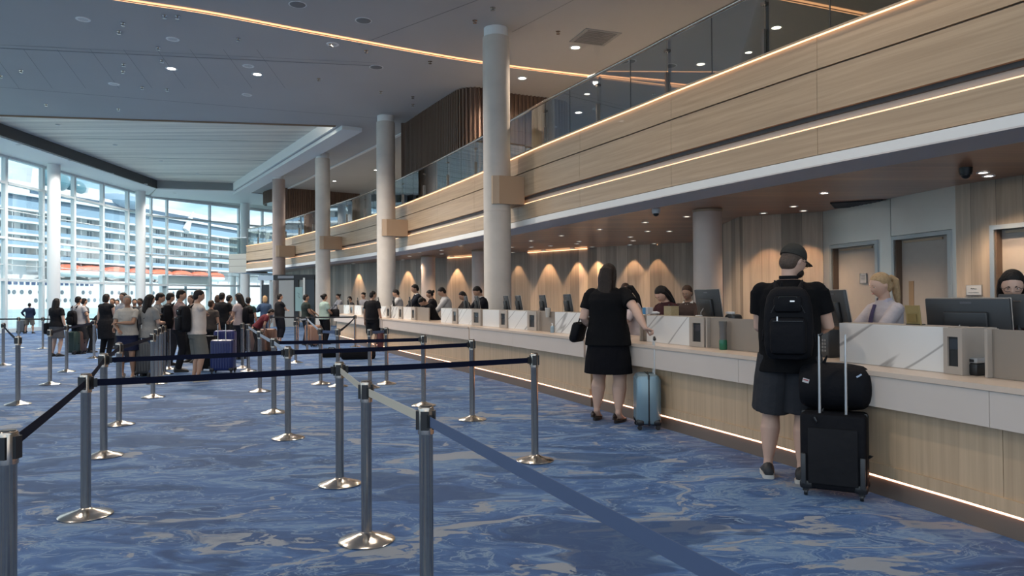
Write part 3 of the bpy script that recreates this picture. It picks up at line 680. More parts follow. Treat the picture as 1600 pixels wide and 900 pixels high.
def oncv(px, off, z=1.0):
    q = COUNTER.hit(px, off, z); p = COUNTER.off(q, off); return p, COUNTER.ang(q), q
SW = [('m', 1311, 1478), ('b', 1478, 1510), ('p', 1541, 1660), ('p', 1105, 1200), ('b', 1080, 1104), ('m', 1010, 1080), ('p', 1001, 1009), ('m', 867, 925), ('p', 842, 867), ('b', 826, 841),
      ('m', 794, 826), ('b', 782, 794), ('m', 754, 782), ('b', 739, 753), ('m', 716, 738), ('b', 708, 716), ('m', 689, 708), ('p', 650, 669), ('b', 644, 650), ('m', 630, 644), ('b', 624, 630), ('m', 611, 624),
      ('b', 605, 611), ('m', 592, 605), ('b', 566, 572), ('m', 553.6, 564.5), ('b', 547, 553.4), ('m', 537, 546.6), ('p', 528, 536.6)]
where = {1311: 'large white marble desk screen in front of the fair-haired agent', 1010: 'white marble desk screen in front of the dark-haired agent bending down', 867: 'white marble desk screen partly hidden behind the woman in black', 794: 'white marble desk screen second left of the woman in black',
         754: 'white marble desk screen standing at the foot of the nearest hall column', 716: 'white marble desk screen just left of the nearest column', 689: 'white marble desk screen in front of the man in a white shirt', 630: 'white marble desk screen in front of the standing man in a dark suit',
         611: 'white marble desk screen right of the second hall column', 592: 'white marble desk screen at the foot of the second hall column', 553.6: 'small distant marble desk screen left of the man in black tee', 537: 'furthest small marble desk screen, beside the mint shirt',
         1478: 'beige housing with black card reader at the right end of the largest marble screen', 1080: 'beige housing with black card reader below the monitor in the middle', 826: 'beige housing with black reader third left of the woman in black', 782: 'beige reader housing right of the nearest column',
         739: 'beige reader housing just left of the nearest column base', 708: 'beige reader housing beside the screen of the white-shirted man', 644: 'beige reader housing left of the suited agent', 624: 'narrow beige reader housing left of the suited agent screen', 605: 'beige reader housing right of the second column',
         566: 'beige reader housing hidden half by the man in black tee', 547: 'far beige reader housing between two small marble screens', 1541: 'taupe divider panel at the right edge below the agent with glasses', 1105: 'taupe divider panel behind the green bottle',
         1001: 'narrow taupe end panel by the woman in black', 842: 'taupe divider panel behind the hanging clear cup', 650: 'taupe divider panel left of the dark leaning figure', 528: 'furthest taupe divider panel by the mint shirt'}
for kd, x0, x1 in SW:
    q0 = COUNTER.hit(x0, .22, 1.07); q1 = COUNTER.hit(x1, .22, 1.07); q0, q1 = min(q0, q1)+.006, max(q0, q1)-.006; qm = (q0+q1)/2; p = COUNTER.off(qm, 0); lab = where[x0]
    if kd == 'm':
        c = thing('desk_screen', lab, 'desk screen', (0, 0, 0), 0, 'marble screens along the counter ledge')
        mb = MB(); sweep(mb, COUNTER, q0, q1, rect(.22, .25, .912, 1.225), step=.6); mb.obj('marble_panel', MARBLE, c, smooth=False)
        mb = MB(); sweep(mb, COUNTER, q0, q1, rect(.25, .44, 1.20, 1.228), step=.6); mb.obj('shelf', BEIGE, c, smooth=False)
    elif kd == 'b':
        c = thing('reader_housing', lab, 'housing', (0, 0, 0), 0, 'card reader housings along the counter')
        mb = MB(); w = q1-q0; iw = w*.22
        for r_, a, b in ((rect(.19, .215, .912, 1.225), q0, q0+iw), (rect(.19, .215, .912, 1.225), q1-iw, q1), (rect(.19, .215, .912, .965), q0+iw, q1-iw), (rect(.19, .215, 1.165, 1.225), q0+iw, q1-iw), (rect(.215, .5, .912, 1.225), q0, q1)): sweep(mb, COUNTER, a, b, r_)
        mb.obj('body', BEIGE, c, smooth=False)
        mb = MB(); sweep(mb, COUNTER, q0+iw, q1-iw, rect(.205, .214, .965, 1.165)); rd = mb.obj('card_reader', BLACKP, c, smooth=False)
        mb = MB(); sweep(mb, COUNTER, q0+iw*1.3, q1-iw*1.3, rect(.200, .206, 1.08, 1.15)); mb.obj('display', M('reader_display', (.03, .035, .045), .15), rd, smooth=False)
    else:
        c = thing('divider_panel', lab, 'panel', (0, 0, 0), 0, 'taupe divider panels along the counter')
        mb = MB(); sweep(mb, COUNTER, q0, q1, rect(.24, .265, .912, 1.225), step=.6); mb.obj('panel', BEIGED, c, smooth=False)
        mb = MB(); sweep(mb, COUNTER, q1-.02, q1, rect(.2, .3, .912, 1.228), step=.6); mb.obj('edge', BEIGE, c, smooth=False)

# ================================================================== CEILING FIXTURES AND LAMPS
LED2 = emit('ceiling_line_led', (1, .47, .23), 1.5)
def lightline(lab, pts, w=.10):
    P = [ceilpt(*p) for p in pts]; c = Curve(P); mb = MB(); sweep(mb, c, 0, c.len, rect(-w, -w*.25, ZC-.02, ZC-.006)); sweep(mb, c, 0, c.len, rect(w*.15, w, ZC-.02, ZC-.006))
    t = thing('ceiling_light_line', lab, 'light strip'); mb.obj('diffuser', LED2, t, smooth=False)
    mb = MB(); sweep(mb, c, 0, c.len, rect(-w*.25, w*.15, ZC-.03, ZC-.006)); mb.obj('divider', M('bronze_edge2', (.3, .2, .14), .4, .4), t, smooth=False)
lightline('long warm light line crossing the grey ceiling from the upper left to the railing', [(-60, -42), (200, 0), (330, 20), (500, 52), (740, 95), (950, 122), (1062, 136)], .085)
lightline('warm ceiling light line seen through the railing at the top right', [(1130, -20), (1240, 0), (1354, 23), (1400, 33)], .08)
lightline('thin faint ceiling light line behind the glass railing', [(938, 111), (1127, 112)], .03)
def spot(parent, name, e, ang, col, blend=.6, r=.05, tgt=None):
    l = bpy.data.lights.new(name, 'SPOT'); l.energy = e; l.spot_size = math.radians(ang); l.spot_blend = blend; l.color = col; l.shadow_soft_size = r
    o = bpy.data.objects.new(name, l); COL.objects.link(o); o.parent = parent; o.location = (0, 0, -.03)
    if tgt: o.rotation_euler = Vector(tgt).to_track_quat('-Z', 'Y').to_euler()
    return o
mb = MB(); mb.lathe([(.075, -.012), (.105, -.015), (.11, 0), (.075, 0)], n=20, cap=False); m_ring = mb.mesh('trim_ring', CEILL, True)
mb = MB(); mb.lathe([(.075, -.006), (.075, 0)], n=20); m_lens = mb.mesh('lens', LAMP)
m_dim = mb.mesh('lens', emit('small_downlight_lens', (1, .86, .70), 2.6))
m_off = mb.mesh('lens', M('unlit_lens', (.5, .5, .5), .3))
def downlight(lab, x, y, z, on=True, e=0, ang=140, col=(1, .88, .76), r=.06, tgt=None, group=None, sc=1., blend=.6):
    t = thing('downlight', lab, 'ceiling light', (x, y, z), 0, group)
    for nm, me in (('trim_ring', m_ring), ('lens', (m_dim if sc == .8 and y > 13.3 else m_lens) if on else m_off)):
        o = bpy.data.objects.new(nm, me); COL.objects.link(o); o.parent = t; o.scale = (sc, sc, 1)
    if e: spot(t, 'lamp', e, ang, col, blend, r, tgt)
    return t
HE = 850
for i, (px, py, lab, on, e) in enumerate((
    (899, 74, 'lit round downlight in the ceiling right of the tallest column', 1, 1), (816, 122, 'lit round downlight in the ceiling above the slatted enclosure', 1, 1), (1213, 43, 'lit downlight seen through the railing at the upper right', 1, 1), (1095, 100, 'lit downlight seen through the glass left of a railing post', 1, 1),
    (268, 107, 'pale downlight in the left ceiling between two seams', 1, .8), (402, 116, 'pale downlight right of another in the left ceiling', 1, .8), (178, 131, 'dim oval downlight low in the left ceiling', 0, .8), (386, 148, 'dim downlight above the dark edge of the boarded recess', 0, .8),
    (270, 61, 'dark round ceiling fitting high on the left with an added fill lamp', 0, .8), (388, 103, 'unlit small ceiling light beside the pale one', 0, 0), (520, 69, 'small dark ceiling light under the warm line with an added fill lamp', 0, .8), (130, 30, 'small ceiling light at the top left', 0, .8))):
    x, y = ceilpt(px, py); downlight(lab, x, y, ZC, bool(on), HE*e*(.85 if i < 4 else 1.05), 150, (1, .80, .62) if i < 4 else (1, .88, .76), .08, sc=1.5)  # dark-lensed fittings with power hold an added fill spot
for k in range(6):
    downlight('small recessed downlight in the pale soffit above the left windows', WX+2.2, 27.4+3.6*k, ZC-.052, False, HE*.45, 150, (1, .96, .90), .08, group='downlights over the left windows')
for k in range(4):  # fill downlights added to brighten the floor and people at the left
    downlight('small added fill downlight in the pale boarded ceiling recess, %s from the viewer' % ('nearest', 'second', 'third', 'furthest')[k], -18.2+.2*k, 29.5+3.9*k, ZC+.41, False, HE*.9, 160, (1, .97, .93), .08, sc=.9)
for k, (x, y) in enumerate(((2.5, 24), (.5, 28.5), (-3.5, 33.5), (-7, 38), (-10, 41.5), (6.5, 20), (9.5, 15))):  # added lamps; the far ones bounce light up onto the ceiling
    downlight('added downlight in the ceiling over the mezzanine floor, %s along the row' % ('third', 'fourth', 'fifth', 'sixth', 'furthest', 'second', 'nearest')[k], x, y, ZC, True, HE*(.0, .12, .6, .8, .8, .0, .0)[k], 150, (1, .90, .80), .08, sc=1.2)
for x, y in ((-7.5, 5), (-1.5, 5), (-7.5, 11), (-1, 11), (4, 8)):  # unseen downlights, added as warm fill for the near hall
    downlight('added fill downlight high above the foreground, out of the picture', x, y, ZC, True, HE*.42, 150, (1, .84, .68), .08, group='added fill lamps above the foreground', sc=1.5)['label'] = 'added unseen fill downlight above the foreground, %s' % ('nearest on the left', 'nearest in the middle', 'further one on the left', 'further one in the middle', 'one towards the counter')[[(-7.5, 5), (-1.5, 5), (-7.5, 11), (-1, 11), (4, 8)].index((x, y))]
def fixture(name, lab, cat, px, py, prof, mat, n=24, z=ZC, group=None):
    x, y = ceilpt(px, py, z); t = thing(name, lab, cat, (x, y, z), 0, group); mb = MB(); mb.lathe(prof, n=n); mb.obj('body', mat, t)
    mb = MB(); mb.lathe([(prof[-1][0]*1.12, -.006), (prof[-1][0]*1.12, 0)], n=n); mb.obj('flange', CEILL, t); return t
GR = M('speaker_grille', (.20, .20, .20), .7)
for px, py, lab in ((568, 32, 'round ceiling speaker near the top middle'), (588, 105, 'round ceiling speaker below the warm light line'), (465, 7, 'faint round ceiling speaker at the top edge')):
    fixture('ceiling_speaker', lab, 'speaker', px, py, [(.14, -.02), (.17, -.012), (.18, 0)], GR, group='round ceiling speakers')
for i, (px, py) in enumerate(((257, 24), (277, 25), (192, 36), (186, 49), (247, 74), (253, 94), (193, 100), (192, 111), (222, 136), (261, 139), (33, 110), (1, 118), (72, 163), (185, 170), (572, 79), (517, 69), (770, 12), (742, 32), (872, 49), (595, 143), (498, 123), (645, 163), (645, 151), (672, 96), (372, 60))):
    x, y = ceilpt(px, py); t = thing('sprinkler_head', 'small pale sprinkler head set in the grey hall ceiling', 'sprinkler', (x, y, ZC), 0, 'sprinkler heads in the hall ceiling')
    mb = MB(); mb.lathe([(.015, -.07), (.05, -.065), (.05, -.06), (.015, -.055), (.015, -.01), (.06, -.008), (.06, 0)], n=12); mb.obj('head', STEEL, t)
x, y = ceilpt(930, 58); t = thing('ceiling_vent', 'square grey air vent in the ceiling right of the tallest column', 'vent', (x, y, ZC), .35); mb = MB(); mb.box((0, 0, -.01), (1.0, 1.0, .02)); mb.obj('frame', M('vent_frame', (.3, .3, .3), .6), t, smooth=False)
mb = MB(); [mb.box((0, -.4+.1*k, -.025), (.8, .05, .012)) for k in range(9)]; mb.obj('grille', GR, t, smooth=False)
# under the mezzanine
WARM = (1, .66, .38)
ULAB = 'small recessed downlight in the wooden ceiling under the mezzanine'
uo = [(1288, 301), (1402, 311.5), (1410, 311.5), (1536, 269), (1073, 338), (1012, 361), (1046, 361), (937, 358), (1008, 347), (877, 368), (830, 376), (1460, 316), (1240, 322), (985, 370), (905, 377), (860, 384), (800, 386), (770, 384), (720, 384), (690, 391), (655, 394)]
for i, (px, py) in enumerate(uo):
    x, y = ceilpt(px, py, ZS+.02); w = i % 2 == 0 or i < 4
    downlight(ULAB, x, y, ZS+.018, True, 105 if w else 0, 120, (1, .78, .56), .05, group='downlights under the mezzanine', sc=.8)
WALLM = Curve([(4.93, 24.82), (3.38, 25.9), (.79, 28.6), (-1.56, 31.0), (-5.34, 34.6), (-8.6, 38.4), (-10.4, 41.0)], smooth=False)
for px in (553, 597, 630, 707, 745, 802, 850, 895, 926, 985, 1030):
    q = WALLM.hit(px, -.28, 2.5); p = WALLM.off(q, -.30)
    downlight('downlight close to the back wall throwing a warm pool on the boards', p[0], p[1], ZS+.018, True, 150 if px in (553, 630, 707, 850, 895, 926) else 70, 66, WARM, .02, group='wall washing downlights', sc=.8, blend=.35)
for i, px in enumerate((560, 590, 640, 690, 760, 830, 900, 1000)):  # extra downlights added to brighten the far back wall
    q = WALLM.hit(px, -1.9, 3.1); p = WALLM.off(q, -1.9)
    downlight(ULAB, p[0], p[1], ZS+.018, True, 110, 130, (1, .78, .56), .05, group='downlights under the mezzanine', sc=.8)
for x, y in ((5.4, 15.95), (6.1, 15.55), (7.15, 11.2)):
    downlight('downlight close to the boarded wall near the steel doors', x, y-.2, ZS+.018, True, 60, 70, WARM, .02, group='wall washing downlights near the doors', sc=.8, blend=.35)
# cove behind: strip glowing at the top of the far boarded wall
for a, b in ((826, 918), (1028, 1077), (700, 740)):
    qa, qb = sorted((WALLM.hit(a, 0, 3.1), WALLM.hit(b, 0, 3.1))); mb = MB(); sweep(mb, WALLM, qa, qb, rect(-.05, -.02, ZS-.02, ZS)); t = thing('wall_cove_light', 'warm cove light at the top of the boarded wall, %s' % {826: 'left of the woman in black', 1028: 'left of the round column', 700: 'left of the nearest hall column'}[a], 'light strip'); mb.obj('diffuser', emit('cove3', (1, .55, .28), 2.5), t, smooth=False)
def domecam(lab, px, py, z=ZS+.02, s=1.):
    x, y = ceilpt(px, py, z); t = thing('dome_camera', lab, 'security camera', (x, y, z)); mb = MB(); mb.lathe([(.075*s, -.10*s), (.085*s, -.05*s), (.085*s, 0)], n=24); mb.obj('housing', CEILL if px < 1100 else BLACKP, t)
    mb = MB(); mb.ell((0, 0, -.10*s), (.06*s, .06*s, .06*s)); mb.obj('dome', BLACKP, t)
domecam('white dome camera with black eye under the edge of the mezzanine', 1025, 326); domecam('black dome camera under the mezzanine above the glasses-wearing agent', 1509, 262)
x, y = ceilpt(1340, 318, ZS+.02); t = thing('ceiling_vent', 'dark square vent in the wooden ceiling in front of the steel doors', 'vent', (x, y, ZS+.02), -.5); mb = MB(); mb.box((0, 0, -.01), (.9, .9, .02)); mb.obj('frame', BLACKM, t, smooth=False); mb = MB(); [mb.box((0, -.4+.1*k, -.022), (.8, .03, .008)) for k in range(9)]; mb.obj('grille', CHAR, t, smooth=False)

# ================================================================== STANCHIONS AND BELTS
SH_ = .955
def base_mesh():
    mb = MB(); mb.lathe([(.0, 0), (.166, 0), (.168, .008), (.160, .014), (.10, .030), (.05, .046), (.034, .056), (.03, .06)], n=40, cap=False); return mb.mesh('base', STEELB, 35)
mb = MB(); mb.lathe([(.032, .05), (.032, .83), (.0335, .835)], n=20); m_pole = mb.mesh('pole', STEEL, 50)
mb = MB(); mb.lathe([(.037, .83), (.037, SH_-.012), (.035, SH_-.004), (.030, SH_)], n=24); m_head = mb.mesh('head', STEEL, 40)
mb = MB(); [mb.box((.034*math.cos(a), .034*math.sin(a), .893), (.020, .038, .085), a) for a in (0, PI/2, PI, PI*1.5)]; m_slot = mb.mesh('belt_slot', BLACKP)
mb = MB(); mb.lathe([(.029, SH_), (.029, SH_+.003)], n=20); m_cap = mb.mesh('cap', BLACKP)
m_base = base_mesh()
stn = []
def stanchion(px, py, lab, rz=0., group='steel belt posts'):
    p = atz(px, py) if not isinstance(px, Vector) else px
    t = thing('stanchion', lab, 'stanchion', (p.x, p.y, 0), rz, group)
    for nm, me in (('base', m_base), ('pole', m_pole), ('head', m_head)):
        o = bpy.data.objects.new(nm, me); COL.objects.link(o); o.parent = t
        if nm == 'head':
            for n2, m2 in (('belt_slot', m_slot), ('cap', m_cap)): q = bpy.data.objects.new(n2, m2); COL.objects.link(q); q.parent = o
    p = Vector((p.x, p.y, 0)); stn.append(p); return p
S = {}
for k, px, py, lab in (
    ('off1', 11, 1067, 'steel post cut off by the left edge of the picture'), ('a', 134, 806, 'steel belt post standing second from the left edge in the foreground'), ('b', 162, 713, 'steel belt post just behind the second foreground post'),
    ('c', 186, 664, 'steel belt post in front of the woman with folded arms'), ('d', 239, 621, 'steel belt post right of the woman with folded arms'), ('e', 78, 601, 'steel belt post before the woman in grey skirt'), ('f', 104, 581, 'steel belt post beside the two small suitcases'),
    ('g', 28, 632, 'steel belt post alone at the far left on bright carpet'), ('h', 5, 571, 'steel belt post at the left edge behind the lone one'), ('i', 147, 560, 'steel belt post left of the person in a long black dress'),
    ('j', 245, 600, 'first of the close row of steel posts behind the woman with folded arms'), ('k', 251, 592, 'second of the close row of steel posts by the dark suitcase'), ('l', 257, 585, 'third of the close row of steel posts'), ('m', 264, 577, 'fourth of the close row of steel posts, behind the black backpack man'),
    ('n', 388, 580, 'steel belt post right of the big blue suitcase'), ('n2', 379, 575, 'steel belt post close behind the one by the blue suitcase'), ('o', 406, 612, 'steel belt post second right of the blue suitcase'), ('p', 428, 645, 'steel belt post third right of the blue suitcase'), ('q', 450, 685, 'steel belt post at the corner in the middle of the carpet'),
    ('r', 531, 757, 'foreground steel post with dark belts on both sides'), ('s', 573, 845, 'foreground steel post between two cream belts'), ('t', 667, 962, 'nearest steel post in the middle, cut by the bottom edge'), ('u', 836, 720, 'steel belt post at the right end of the long dark belt'), ('v', 738, 656, 'steel belt post second right, ending the middle belt'),
    ('w', 662, 634, 'steel belt post at the end of the third belt from the front'), ('x', 604, 600, 'steel post by the maroon bag'), ('y', 578, 606, 'steel post in front of the man in black tee'), ('z', 528, 604, 'steel post in front of the mint shirt'), ('aa', 501, 600, 'steel post left of the mint shirt'),
    ('bb', 480, 549, 'slim far steel post behind the dark tee'), ('cc', 465, 552, 'slim far steel post right of the man with crossed arms'), ('dd', 555, 542, 'far steel post near the end of the counter'), ('ee', 462, 567, 'far steel post with its foot on blue carpet below the crossed arms'),
    ('ff', -24, 544, 'distant post beyond the left edge by the window'), ('gg', 29, 544, 'distant thin post left of the leaning person'), ('hh', 67, 545, 'distant thin post right of the leaning person'), ('ii', 160, 545, 'distant thin post behind the long black dress'), ('jj', 345, 540, 'distant post behind the blue suitcase'), ('kk', 420, 541, 'distant post left of the man with crossed arms')):
    S[k] = stanchion(px, py, lab)
nr = S['t']+Vector((1.17, -2.75, 0)); S['end'] = stanchion(nr, 0, 'post behind the viewer that holds the blue belt')
def belt(a, b, mat, lab, sag=.012, z=.893, h=.046):
    A, B = S[a] if isinstance(a, str) else a, S[b] if isinstance(b, str) else b
    d = (B-A); L_ = d.length; d.normalize(); n_ = Vector((-d.y, d.x, 0)); A = A+d*.045; B = B-d*.045; k = 14; rings = []
    for i in range(k+1):
        u = i/k; c = A.lerp(B, u); zz = z-sag*L_*4*u*(1-u)*.6
        tw = .0012
        rings.append([c+n_*tw+Vector((0, 0, zz-h/2)), c-n_*tw+Vector((0, 0, zz-h/2)), c-n_*tw+Vector((0, 0, zz+h/2)), c+n_*tw+Vector((0, 0, zz+h/2))])
    t = thing('barrier_belt', lab, 'belt', (0, 0, 0), 0, 'retractable belts between the posts')
    m1 = MB(); m1.loft(rings); m1.obj('webbing', mat, t, smooth=False)
    m1 = MB()
    for p, s_ in ((A, 1), (B, -1)): m1.box((p+d*s_*.012)+Vector((0, 0, z)), (.022, .016, h+.012), math.atan2(d.y, d.x))
    m1.obj('end_clip', BLACKP, t, smooth=False); return t
for a, b, m_, lab in (('off1', 'a', NAVY, 'dark belt running up from the left edge to the second post'), ('a', 'b', NAVY, 'short dark belt between the two foreground posts at the left'), ('b', 'c', NAVY, 'short dark belt rising behind the left foreground posts'), ('c', 'd', NAVY, 'dark belt crossing the navy shorts of the woman with folded arms'),
    ('d', 'j', NAVY, 'short dark belt at the head of the close row of posts'), ('j', 'k', NAVY, 'short dark belt in the close row, first gap'), ('k', 'l', NAVY, 'short dark belt in the close row, second gap'), ('l', 'm', NAVY, 'short dark belt in the close row, third gap'), ('m', 'jj', NAVY, 'dark belt passing behind the man with a white shirt'),
    ('a', 'r', NAVY, 'longest dark belt, lower one across the queue at the left'), ('r', 'u', NAVY, 'dark belt from the middle foreground post to the right end post'), ('b', 'q', NAVY, 'dark belt second from the front across the queue'), ('q', 'v', NAVY, 'dark belt second from the front on the right half'),
    ('e', 'f', NAVY, 'dark belt before the woman in grey skirt'), ('f', 'i', NAVY, 'dark belt in front of the small suitcases'), ('g', 'h', NAVY, 'dark belt at the far left from the lone post'), ('p', 'w', NAVY, 'third dark belt from the front, ending left of the counter'), ('z', 'dd', NAVY, 'short dark belt near the end of the counter'),
    ('n', 'o', PALEB, 'pale belt right of the blue suitcase, upper piece'), ('o', 'p', PALEB, 'pale belt right of the blue suitcase, middle piece'), ('p', 'q', PALEB, 'pale belt descending to the corner post'), ('cc', 'bb', PALEB, 'white belt right of the man with crossed arms'), ('bb', 'aa', PALEB, 'white belt before the dark tee'),
    ('aa', 'z', BLUEB, 'blue belt before the mint shirt'), ('y', 'x', BLUEB, 'blue belt before the maroon bag'), ('r', 's', CREAMB, 'short cream belt between the middle foreground posts'), ('s', 't', CREAMB, 'cream belt leading to the nearest post'), ('t', 'end', BLUEB, 'wide blue belt crossing the carpet towards the bottom right'),
    ('ff', 'gg', BLACKM, 'far dark belt at the left edge before the window'), ('gg', 'hh', BLACKM, 'far dark belt in front of the leaning person'), ('hh', 'ii', BLACKM, 'far dark belt behind the woman in grey skirt'), ('ii', 'jj', BLACKM, 'far dark belt behind the queue'), ('jj', 'kk', BLACKM, 'far dark belt behind the blue suitcase'), ('kk', 'dd', BLACKM, 'far dark belt running to the counter end')):
    belt(a, b, m_, lab, sag=.004 if m_ in (NAVY, BLACKM) else .001)

# ================================================================== PEOPLE
def remesh(mb, mats, name, voxel, smooth=4, fac=.5):
    me = mb.mesh(name+'_raw', mats); o = bpy.data.objects.new('tmp', me); COL.objects.link(o)
    r = o.modifiers.new('r', 'REMESH'); r.mode = 'VOXEL'; r.voxel_size = voxel; r.use_smooth_shade = True
    if smooth: s_ = o.modifiers.new('s', 'SMOOTH'); s_.iterations = smooth; s_.factor = fac
    dg = bpy.context.evaluated_depsgraph_get(); dg.update()
    out = bpy.data.meshes.new_from_object(o.evaluated_get(dg)); bpy.data.objects.remove(o); bpy.data.meshes.remove(me)
    out.name = name; out.materials.clear(); out.materials.append(mats)
    return out
def join_mesh(me, mb):
    if not mb.v: return me
    n = len(me.vertices); co = np.empty(n*3); me.vertices.foreach_get('co', co)
    V = [tuple(x) for x in co.reshape(-1, 3)]; Fs = [tuple(p.vertices) for p in me.polygons]
    out = bpy.data.meshes.new(me.name); out.from_pydata(V+mb.v, [], Fs+[tuple(n+i for i in f) for f in mb.f])
    for m_ in me.materials: out.materials.append(m_)
    out.polygons.foreach_set('use_smooth', [True]*len(out.polygons)); out.update(); return out
def putmesh(me, name, parent):
    o = bpy.data.objects.new(name, me); COL.objects.link(o); o.parent = parent; return o
def ik(a, b, l1, l2, pole):
    d = b-a; L_ = d.length; mx = (l1+l2)*.995
    if L_ > mx: b = a+d*(mx/L_); d = b-a; L_ = mx
    u = d/L_; x = (l1*l1-l2*l2+L_*L_)/(2*L_); h = math.sqrt(max(l1*l1-x*x, 0))
    p = Vector(pole); p = p-u*p.dot(u)
    if p.length < 1e-5: p = u.orthogonal()
    return a+u*x+p.normalized()*h, b
def headfn(d, p):
    x, y, z = p; t = max(0, -d.z)
    if d.z < 0:
        x *= 1-.30*t**1.6
        if y < 0: y *= 1-.42*t
        else: y *= 1-.06*t
    if d.y > 0:
        fx = d.x
        y += .021*math.exp(-((fx/.15)**2+((d.z+.20)/.17)**2))           # nose
        y += .006*math.exp(-((fx/.5)**2+((d.z-.16)/.10)**2))            # brow
        y -= .011*math.exp(-(((abs(fx)-.36)/.17)**2+((d.z-.0)/.11)**2)) # eye sockets
        y += .007*math.exp(-((fx/.25)**2+((d.z+.52)/.09)**2))           # lips
        y += .008*math.exp(-((fx/.25)**2+((d.z+.86)/.12)**2))           # chin
    return Vector((x, y, z))
def hand(mb, fb, w, d, up, side, curl=.5, s=1.):
    """w wrist, d direction of the hand, up back of hand, side = +1 right / -1 left; thumb on -side*cross"""
    d = d.normalized(); up = (up-d*up.dot(d)).normalized(); lat = d.cross(up)*side   # lat: towards the little finger
    pm = w+d*.045*s
    mb.limb([w, w+d*.03*s, w+d*.07*s, w+d*.088*s], [(.024*s, .017*s), (.034*s, .016*s), (.040*s, .014*s), (.036*s, .011*s)], n=12, ref=tuple(lat), round_ends=True)
    for k, (o, L_, r) in enumerate(((-.030, .070, .0085), (-.010, .078, .009), (.010, .073, .0085), (.029, .058, .0075))):
        p = w+d*.082*s+lat*o*s; pts = [p-d*.02*s, p]; cur = 0
        for j, f_ in enumerate((.45, .32, .23)):
            cur += curl*(.7+.25*j)*(1+.08*k); v = d*math.cos(cur)-up*math.sin(cur); pts.append(pts[-1]+v*L_*f_*s)
        fb.limb(pts, [r*s, r*s, r*.95*s, r*.88*s, r*.75*s], n=8, round_ends=True, ref=tuple(lat))
    p = w+d*.028*s-lat*.026*s; v1 = (d*.65-lat*.62-up*.35).normalized(); v2 = (d*.9-lat*.25-up*.45*(.6+curl*.6)).normalized()
    fb.limb([p-v1*.015*s, p+v1*.03*s, p+v1*.03*s+v2*.026*s, p+v1*.03*s+v2*.048*s], [.012*s, .0105*s, .0095*s, .0075*s], n=8, round_ends=True, ref=tuple(up))
SKIN = {'light': (.52, .33, .25), 'mid': (.38, .225, .155), 'tan': (.30, .17, .11), 'dark': (.12, .065, .042)}
def skinm(k): return M('skin_'+k, SKIN[k], .5, 0, .4, noise=.06, nscale=9)
HAIRC = {'black': (.010, .008, .008), 'brown': (.045, .025, .016), 'blond': (.36, .24, .13), 'cropped': (.085, .060, .046), 'grey': (.22, .21, .20), 'dark': (.018, .012, .010)}
def hairm(k): return M('hair_'+k, HAIRC[k], .55, 0, .2, noise=.35, nscale=40, bump=.4, bscale=70)
